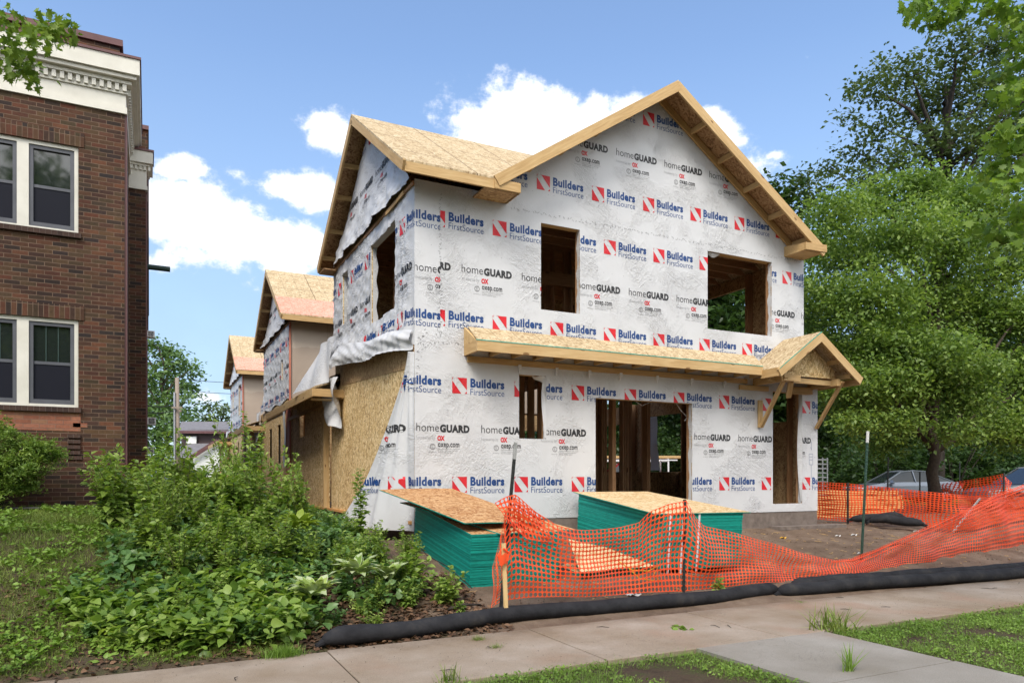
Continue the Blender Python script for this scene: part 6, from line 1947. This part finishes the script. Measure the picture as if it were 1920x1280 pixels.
# ---------------------------------------------------------------- cars
def car(name, label, nose, yaw, mat, L_=4.6, H_=1.45, W_=1.8, z=-1.07, cat='car', truck=False):
    r = empty(name, (0, 0, 0), label, cat)
    if not truck: top = [(0, .55), (.06, .68), (.35, .78), (1.05, .90), (1.25, .93), (2.0, .95), (3.3, .96), (3.9, .98), (4.35, .96), (4.55, .86), (4.6, .6)]
    else: top = [(0, .7), (.05, .95), (.4, 1.02), (1.3, 1.08), (2.0, 1.10), (3.0, 1.1), (3.2, 1.02), (4.5, 1.02), (4.6, .98), (4.6, .6)]
    xs_ = [a for a, _ in top]; S = L_ / 4.6
    b = MB(); ring = []
    for k, (x, zt) in enumerate(top):
        e = min(x, 4.6 - x); wf = W_ / 2 * (1 - .20 * max(0, 1 - e / .7) ** 2); zb = .28 + .12 * max(0, 1 - e / .5)
        zt = max(zt, zb + .15)
        ring.append([(x * S, -wf * .93, zb), (x * S, -wf, zb + (zt - zb) * .35), (x * S, -wf * .98, zb + (zt - zb) * .75), (x * S, -wf * .88, zt), (x * S, wf * .88, zt), (x * S, wf * .98, zb + (zt - zb) * .75), (x * S, wf, zb + (zt - zb) * .35), (x * S, wf * .93, zb)])
    n0 = len(b.v)
    for q in ring: b.v += q
    m = 8
    for k in range(len(ring) - 1):
        for j in range(m):
            j2 = (j + 1) % m; b.f.append((n0 + k * m + j, n0 + (k + 1) * m + j, n0 + (k + 1) * m + j2, n0 + k * m + j2)); b.m.append(0)
    b.f.append(tuple(n0 + j for j in range(m))); b.m.append(0); b.f.append(tuple(n0 + (len(ring) - 1) * m + j for j in reversed(range(m)))); b.m.append(0)
    # roof and pillars
    if truck: roof = [(1.35, 1.08, 0), (1.95, H_ + .25, .18), (2.9, H_ + .27, .18), (3.05, 1.08, 0)]
    else: roof = [(1.15, .93, 0), (1.95, H_ - .06, .20), (2.5, H_, .22), (3.1, H_ - .05, .22), (4.15, .97, .05)]
    hw = [W_ / 2 * .88 - q[2] for q in roof]
    for k in range(len(roof) - 1):
        (x0, z0, _), (x1, z1, _) = roof[k], roof[k + 1]; a, c_ = hw[k], hw[k + 1]
        gl_ = (k == 0 or k == len(roof) - 2)
        if not gl_: b.poly([(x0 * S, -a, z0), (x1 * S, -c_, z1), (x1 * S, c_, z1), (x0 * S, a, z0)])
    o = b.build('body', M[mat], r, smooth=False)
    g = MB()
    for k in (0, len(roof) - 2):
        (x0, z0, _), (x1, z1, _) = roof[k], roof[k + 1]; a, c_ = hw[k], hw[k + 1]; g.poly([(x0 * S, -a, z0), (x1 * S, -c_, z1), (x1 * S, c_, z1), (x0 * S, a, z0)])
    for s_ in (-1, 1):
        zb = roof[0][1]; pts = [(q[0] * S, s_ * (hw[i]), q[1]) for i, q in enumerate(roof)]
        g.poly(pts if s_ < 0 else pts[::-1])
    g.build('window', M['car_glass'], r)
    p = MB()
    for s_ in (-1, 1):
        for k in range(len(roof) - 1):
            (x0, z0, _), (x1, z1, _) = roof[k], roof[k + 1]; p.beam((x0 * S, s_ * hw[k] * 1.005, z0), (x1 * S, s_ * hw[k + 1] * 1.005, z1), .05, .05)
        p.beam((2.5 * S, s_ * (hw[0] + .0), .95), (2.45 * S, s_ * (W_ / 2 * .88 - .2), H_ - .03), .05, .05)
        p.beam((1.5 * S, s_ * (W_ / 2 - .02), .93), (1.36 * S, s_ * (W_ / 2 + .12), .98), .12, .12)
    p.build('pillar', M[mat], r)
    for x in (.85, 3.72):
        for s_ in (-1, 1):
            wc = Vector((x * S, s_ * (W_ / 2 - .10), .33)); t_ = MB(); t_.tube([wc + Vector((0, -.11, 0)), wc + Vector((0, -.09, 0)), wc + Vector((0, .09, 0)), wc + Vector((0, .11, 0))], [.29, .33, .33, .29], 24); wh = t_.build('wheel', M['tyre'], r)
            t_ = MB(); t_.tube([wc + Vector((0, s_ * .10, 0)), wc + Vector((0, s_ * .118, 0))], .20, 18)
            for k in range(5):
                an = k * 1.2566; t_.beam(wc + Vector((0, s_ * .122, 0)), wc + Vector((.19 * math.cos(an), s_ * .122, .19 * math.sin(an))), .02, .05, up=(0, 1, 0))
            t_.build('rim', M['rim'], wh)
            t_ = MB(); t_.tube([wc + Vector((0, s_ * .02, 0)), wc + Vector((0, s_ * .096, 0))], .37, 24); t_.build('wheel_arch', M['dark_interior'], r)
    for s_ in (-1, 1):
        h_ = MB(); h_.box((.05 * S, s_ * .55 - .16, .60), (.22 * S, s_ * .55 + .16, .72)); h_.build('headlight', M['lamp_clear'], r)
        h_ = MB(); h_.box((4.42 * S, s_ * .62 - .14, .72), (4.585 * S, s_ * .62 + .14, .88)); h_.build('tail_light', M['lamp_red'], r)
    r.location = (nose[0], nose[1], z); r.rotation_euler = (0, 0, yaw)
    return r
yaw = math.atan2(-.44721, .89443)
p1 = PXD(1592, 934, 33); car('parked_car', 'grey-blue sedan parked side-on behind the big tree trunk', p1, yaw, 'car_grey', 4.75, 1.47, 1.82, -1.08)
p1 = PXD(1826, 934, 25); car('parked_car', 'silver car nosing in from the right edge behind the netting', p1, yaw, 'car_silver', 4.6, 1.55, 1.85, -1.10)
p1 = PXD(1060, 934, 31); pk = car('parked_pickup', 'red pickup with a white rack of lumber glimpsed through the studs of the wide opening', p1, yaw, 'car_red', 5.2, 1.5, 1.9, -1.08, 'pickup', True)
rk = MB()
for x in (2.2, 4.2):
    for s_ in (-.8, .8): rk.box((x, s_ - .03, 1.0), (x + .06, s_ + .03, 1.95))
    rk.box((x, -.83, 1.9), (x + .06, .83, 1.95))
rk.box((1.2, -.84, 1.85), (4.6, -.78, 1.9)); rk.box((1.2, .78, 1.85), (4.6, .84, 1.9))
ro = rk.build('rack', M['strap_white']); ro.parent = pk
ld = MB()
for i in range(6): ld.box((.6, -.7 + i * .2, 1.96), (5.0, -.56 + i * .2, 2.06))
lo_ = ld.build('roof_lumber', M['lumber']); lo_.location = pk.location; lo_.rotation_euler = pk.rotation_euler; tag(lo_, 'lumber carried flat on the red pickup rack', 'lumber')

# ---------------------------------------------------------------- far background left: pole, wires, house
up_ = empty('utility_pole', tuple(PXD(331, 925, 45)), 'grey-brown utility pole with a steel conduit, left of the far houses', 'utility pole')
b = MB(); b.tube([DP(334, 930, 45), DP(332, 708, 45)], [.17, .12], 12); b.build('pole', M['pole_wood'], up_, smooth=True)
b = MB(); b.tube([DP(328, 930, 44.8), DP(327, 735, 44.8)], .06, 8); b.build('conduit', M['rim'], up_)
b = MB(); b.beam(DP(322, 764, 44.7), DP(342, 764, 44.7), .1, .1); b.tube([DP(338, 772, 44.6), DP(338, 768, 44.6)], .09, 8); b.build('crossarm', M['pole_wood'], up_)
for lab, y0, y1, y2 in (('uppermost faint wire to the right of the utility pole', 708, 716, 722), ('second faint wire right of the utility pole', 728, 737, 742)):
    b = MB(); b.tube([DP(333, y0, 45), DP(390, y1 - 1, 52), DP(520, y2, 60)], .018, 5); tag(b.build('power_line', M['wire']), lab, 'power line')
for lab, y0, y1 in (('upper service wire running left from the pole', 759, 757), ('lower sagging cable running left from the pole', 770, 772)):
    b = MB(); b.tube([DP(333, y0, 45), DP(300, y0 + 4, 44), DP(240, y1, 42)], .03, 5); tag(b.build('power_line', M['wire']), lab, 'power line')
fh = empty('far_house', tuple(PXD(400, 915, 52)), 'distant brown house with a grey shingle roof beyond the weeds', 'house')
def quad_px(pts, d, mat, name, par, thick=.1):
    b = MB(); b.prism([DP(a, c_, dd) for a, c_, dd in pts], Vector((.1, .2, 0)) * thick * 5); return b.build(name, M[mat], par)
quad_px([(340, 805, 54), (500, 805, 50), (500, 835, 50), (340, 835, 54)], 0, 'grey_siding', 'wall', fh)
quad_px([(334, 808, 53.5), (500, 809, 49.6), (500, 790, 54), (340, 790, 58)], 0, 'shingle', 'roof', fh)
quad_px([(334, 812, 53.3), (500, 813, 49.5), (500, 808, 49.5), (334, 807, 53.3)], 0, 'maroon_metal', 'fascia', fh)
quad_px([(349, 818, 53.2), (368, 818, 52.9), (368, 832, 52.9), (349, 832, 53.2)], 0, 'white_plastic', 'window', fh)
quad_px([(325, 858, 50), (352, 831, 53), (402, 831, 52), (362, 858, 48)], 0, 'shingle', 'lower_roof', fh)
quad_px([(325, 858, 50.1), (362, 858, 50.1), (362, 925, 50.1), (325, 925, 50.1)], 0, 'grey_siding', 'wall', fh)
quad_px([(362, 930, 48), (362, 856, 48), (408, 828, 48), (450, 850, 48), (450, 930, 48)], 0, 'white_wall', 'gable_wall', fh)
b = MB(); b.beam(DP(357, 858, 47.7), DP(408, 826, 47.7), .12, .25); b.beam(DP(408, 826, 47.7), DP(460, 856, 47.7), .12, .25); b.build('rake_board', M['maroon_metal'], fh)

# ---------------------------------------------------------------- litter and clods
rd_ = random.Random(5); b = MB()
def chunk(mb, p, s_, r_):
    t_ = [Vector((r_.uniform(-1, 1), r_.uniform(-1, 1), r_.uniform(-.6, .6))).normalized() * s_ * r_.uniform(.6, 1.1) for _ in range(6)]
    t_ = [Vector((s_, 0, 0)), Vector((0, s_ * .8, 0)), Vector((-s_ * .9, 0, 0)), Vector((0, -s_, 0)), Vector((0, 0, s_ * .6)), Vector((0, 0, -s_ * .5))]
    an = r_.random() * 6; t_ = [Vector((q.x * math.cos(an) - q.y * math.sin(an), q.x * math.sin(an) + q.y * math.cos(an), q.z)) * r_.uniform(.7, 1.2) + p for q in t_]
    for f in ((0, 1, 4), (1, 2, 4), (2, 3, 4), (3, 0, 4), (1, 0, 5), (2, 1, 5), (3, 2, 5), (0, 3, 5)): mb.poly([t_[i] for i in f])
for i in range(2600):
    x = rd_.uniform(2.8, 16.5); y = rd_.uniform(7.05, 11.8) if x > 12.5 else rd_.uniform(7.05, 10.5); s_ = rd_.uniform(.004, .018) * (1.8 if rd_.random() < .06 else 1)
    chunk(b, Vector((x, y, ground_z(x, y) + s_ * .2)), s_, rd_)
for i in range(500):
    x = rd_.uniform(-1, 12); y = rd_.uniform(5.25, 6.7); chunk(b, Vector((x, y, -1.548)), rd_.uniform(.002, .006), rd_)
tag(b.build('dirt_clods', M['ground']), 'loose clods and pebbles strewn over the bare dirt', 'clods', None, 'stuff')
b = MB()
for i in range(330):
    x = rd_.uniform(3.2, 16); y = rd_.uniform(7.3, 10.5) if x < 12.4 else rd_.uniform(7.3, 11.6); a = rd_.random() * 3.14; l = rd_.uniform(.03, .13); p = Vector((x, y, ground_z(x, y) + .008)); d = Vector((math.cos(a), math.sin(a), .05)) * l
    b.beam(p - d / 2, p + d / 2, .012, .006)
tag(b.build('wood_scraps', M['lumber']), 'pale splinters of wood scattered on the dirt', 'wood scraps', None, 'stuff')
b = MB()
for i in range(110):
    x = rd_.uniform(-1, 12); y = rd_.choice((rd_.uniform(5.3, 6.7), rd_.uniform(7.1, 8.4), rd_.uniform(7.1, 8.4), rd_.uniform(3.2, 5.1))); a = rd_.random() * 3.14; l = rd_.uniform(.03, .14); z = max(ground_z(x, y), -1.55 if 5.2 < y < 6.7 else -9) + .008; p = Vector((x, y, z)); d = Vector((math.cos(a), math.sin(a), .02)) * l
    m_ = p + Vector((rd_.uniform(-.02, .02), rd_.uniform(-.02, .02), .006)); b.tube([p - d / 2, m_, p + d / 2], [.0025, .004, .002], 5)
tag(b.build('twigs', M['bark_dark']), 'small dark twigs lying on the walk and dirt', 'twigs', None, 'stuff')
for lab, px, py, z_, w_ in (('crumpled white paper scrap near the green post', 1601, 1000, -1.05, .10), ('white paper scrap left of the green post', 1571, 1003, -1.07, .09), ('white scrap on the dirt behind the sag of the netting', 1717, 998, -1.1, .10), ('white plastic lid lying behind the black tube', 1187, 1122, -1.49, .17), ('small white scrap at the foot of the green post', 1612, 1032, -1.2, .07), ('yellowish scrap by the house foundation', 1468, 1006, -1.05, .10)):
    k = (px - 960) / 1360; d = -z_ * 1360 / (py - 898); x, y = d * (.44721 + k * .89443), d * (.89443 - k * .44721)
    b = MB(); gz = ground_z(x, y); b.grid(6, 5, lambda u, v: (x + w_ * (u - .5), y + w_ * .7 * (v - .5), gz + .015 + .018 * math.sin(u * 7 + v * 3) * math.sin(v * 5 + 1)))
    o = b.build('litter', M['post_white' if 'yellow' not in lab else 'strap_yellow'], None, None, True); tag(o, lab, 'litter'); s_ = o.modifiers.new('t', 'SOLIDIFY'); s_.thickness = .002
for lab, (x, y), a, l in (('dark weathered stick lying behind the leaf litter', (2.9, 7.38), .15, .42), ('short charred stick upright in the dirt by the leaning post', (3.02, 7.12), 1.3, .22), ('bent black branch on the dirt beyond the netting', (11.9, 8.6), -.2, .5)):
    b = MB(); z = ground_z(x, y) + .02; b.tube([(x, y, z), (x + l * .5 * math.cos(a), y + l * .3 * math.sin(a), z + .03), (x + l * math.cos(a), y + l * math.sin(a) * .6, z + .015)], [.012, .018, .008], 7); tag(b.build('stick', M['bark_dark'], None, None, True), lab, 'stick')
p = MB(); p.box((11.0, HY - .28, -1.0), (12.9, HY - .02, -.93)); tag(p.build('footing_board', M['concrete_foundation']), 'low concrete footing ledge along the foundation under the doorway', 'footing')
gh = MB(); gh.tube([(-1.9, 12.0, -.40), (-1.0, 12.1, -.41), (-.4, 12.3, -.40)], .02, 7); tag(gh.build('edging', M['dark_metal'], None, None, True), 'black plastic edging between the lawn and the brick wall bed', 'edging')
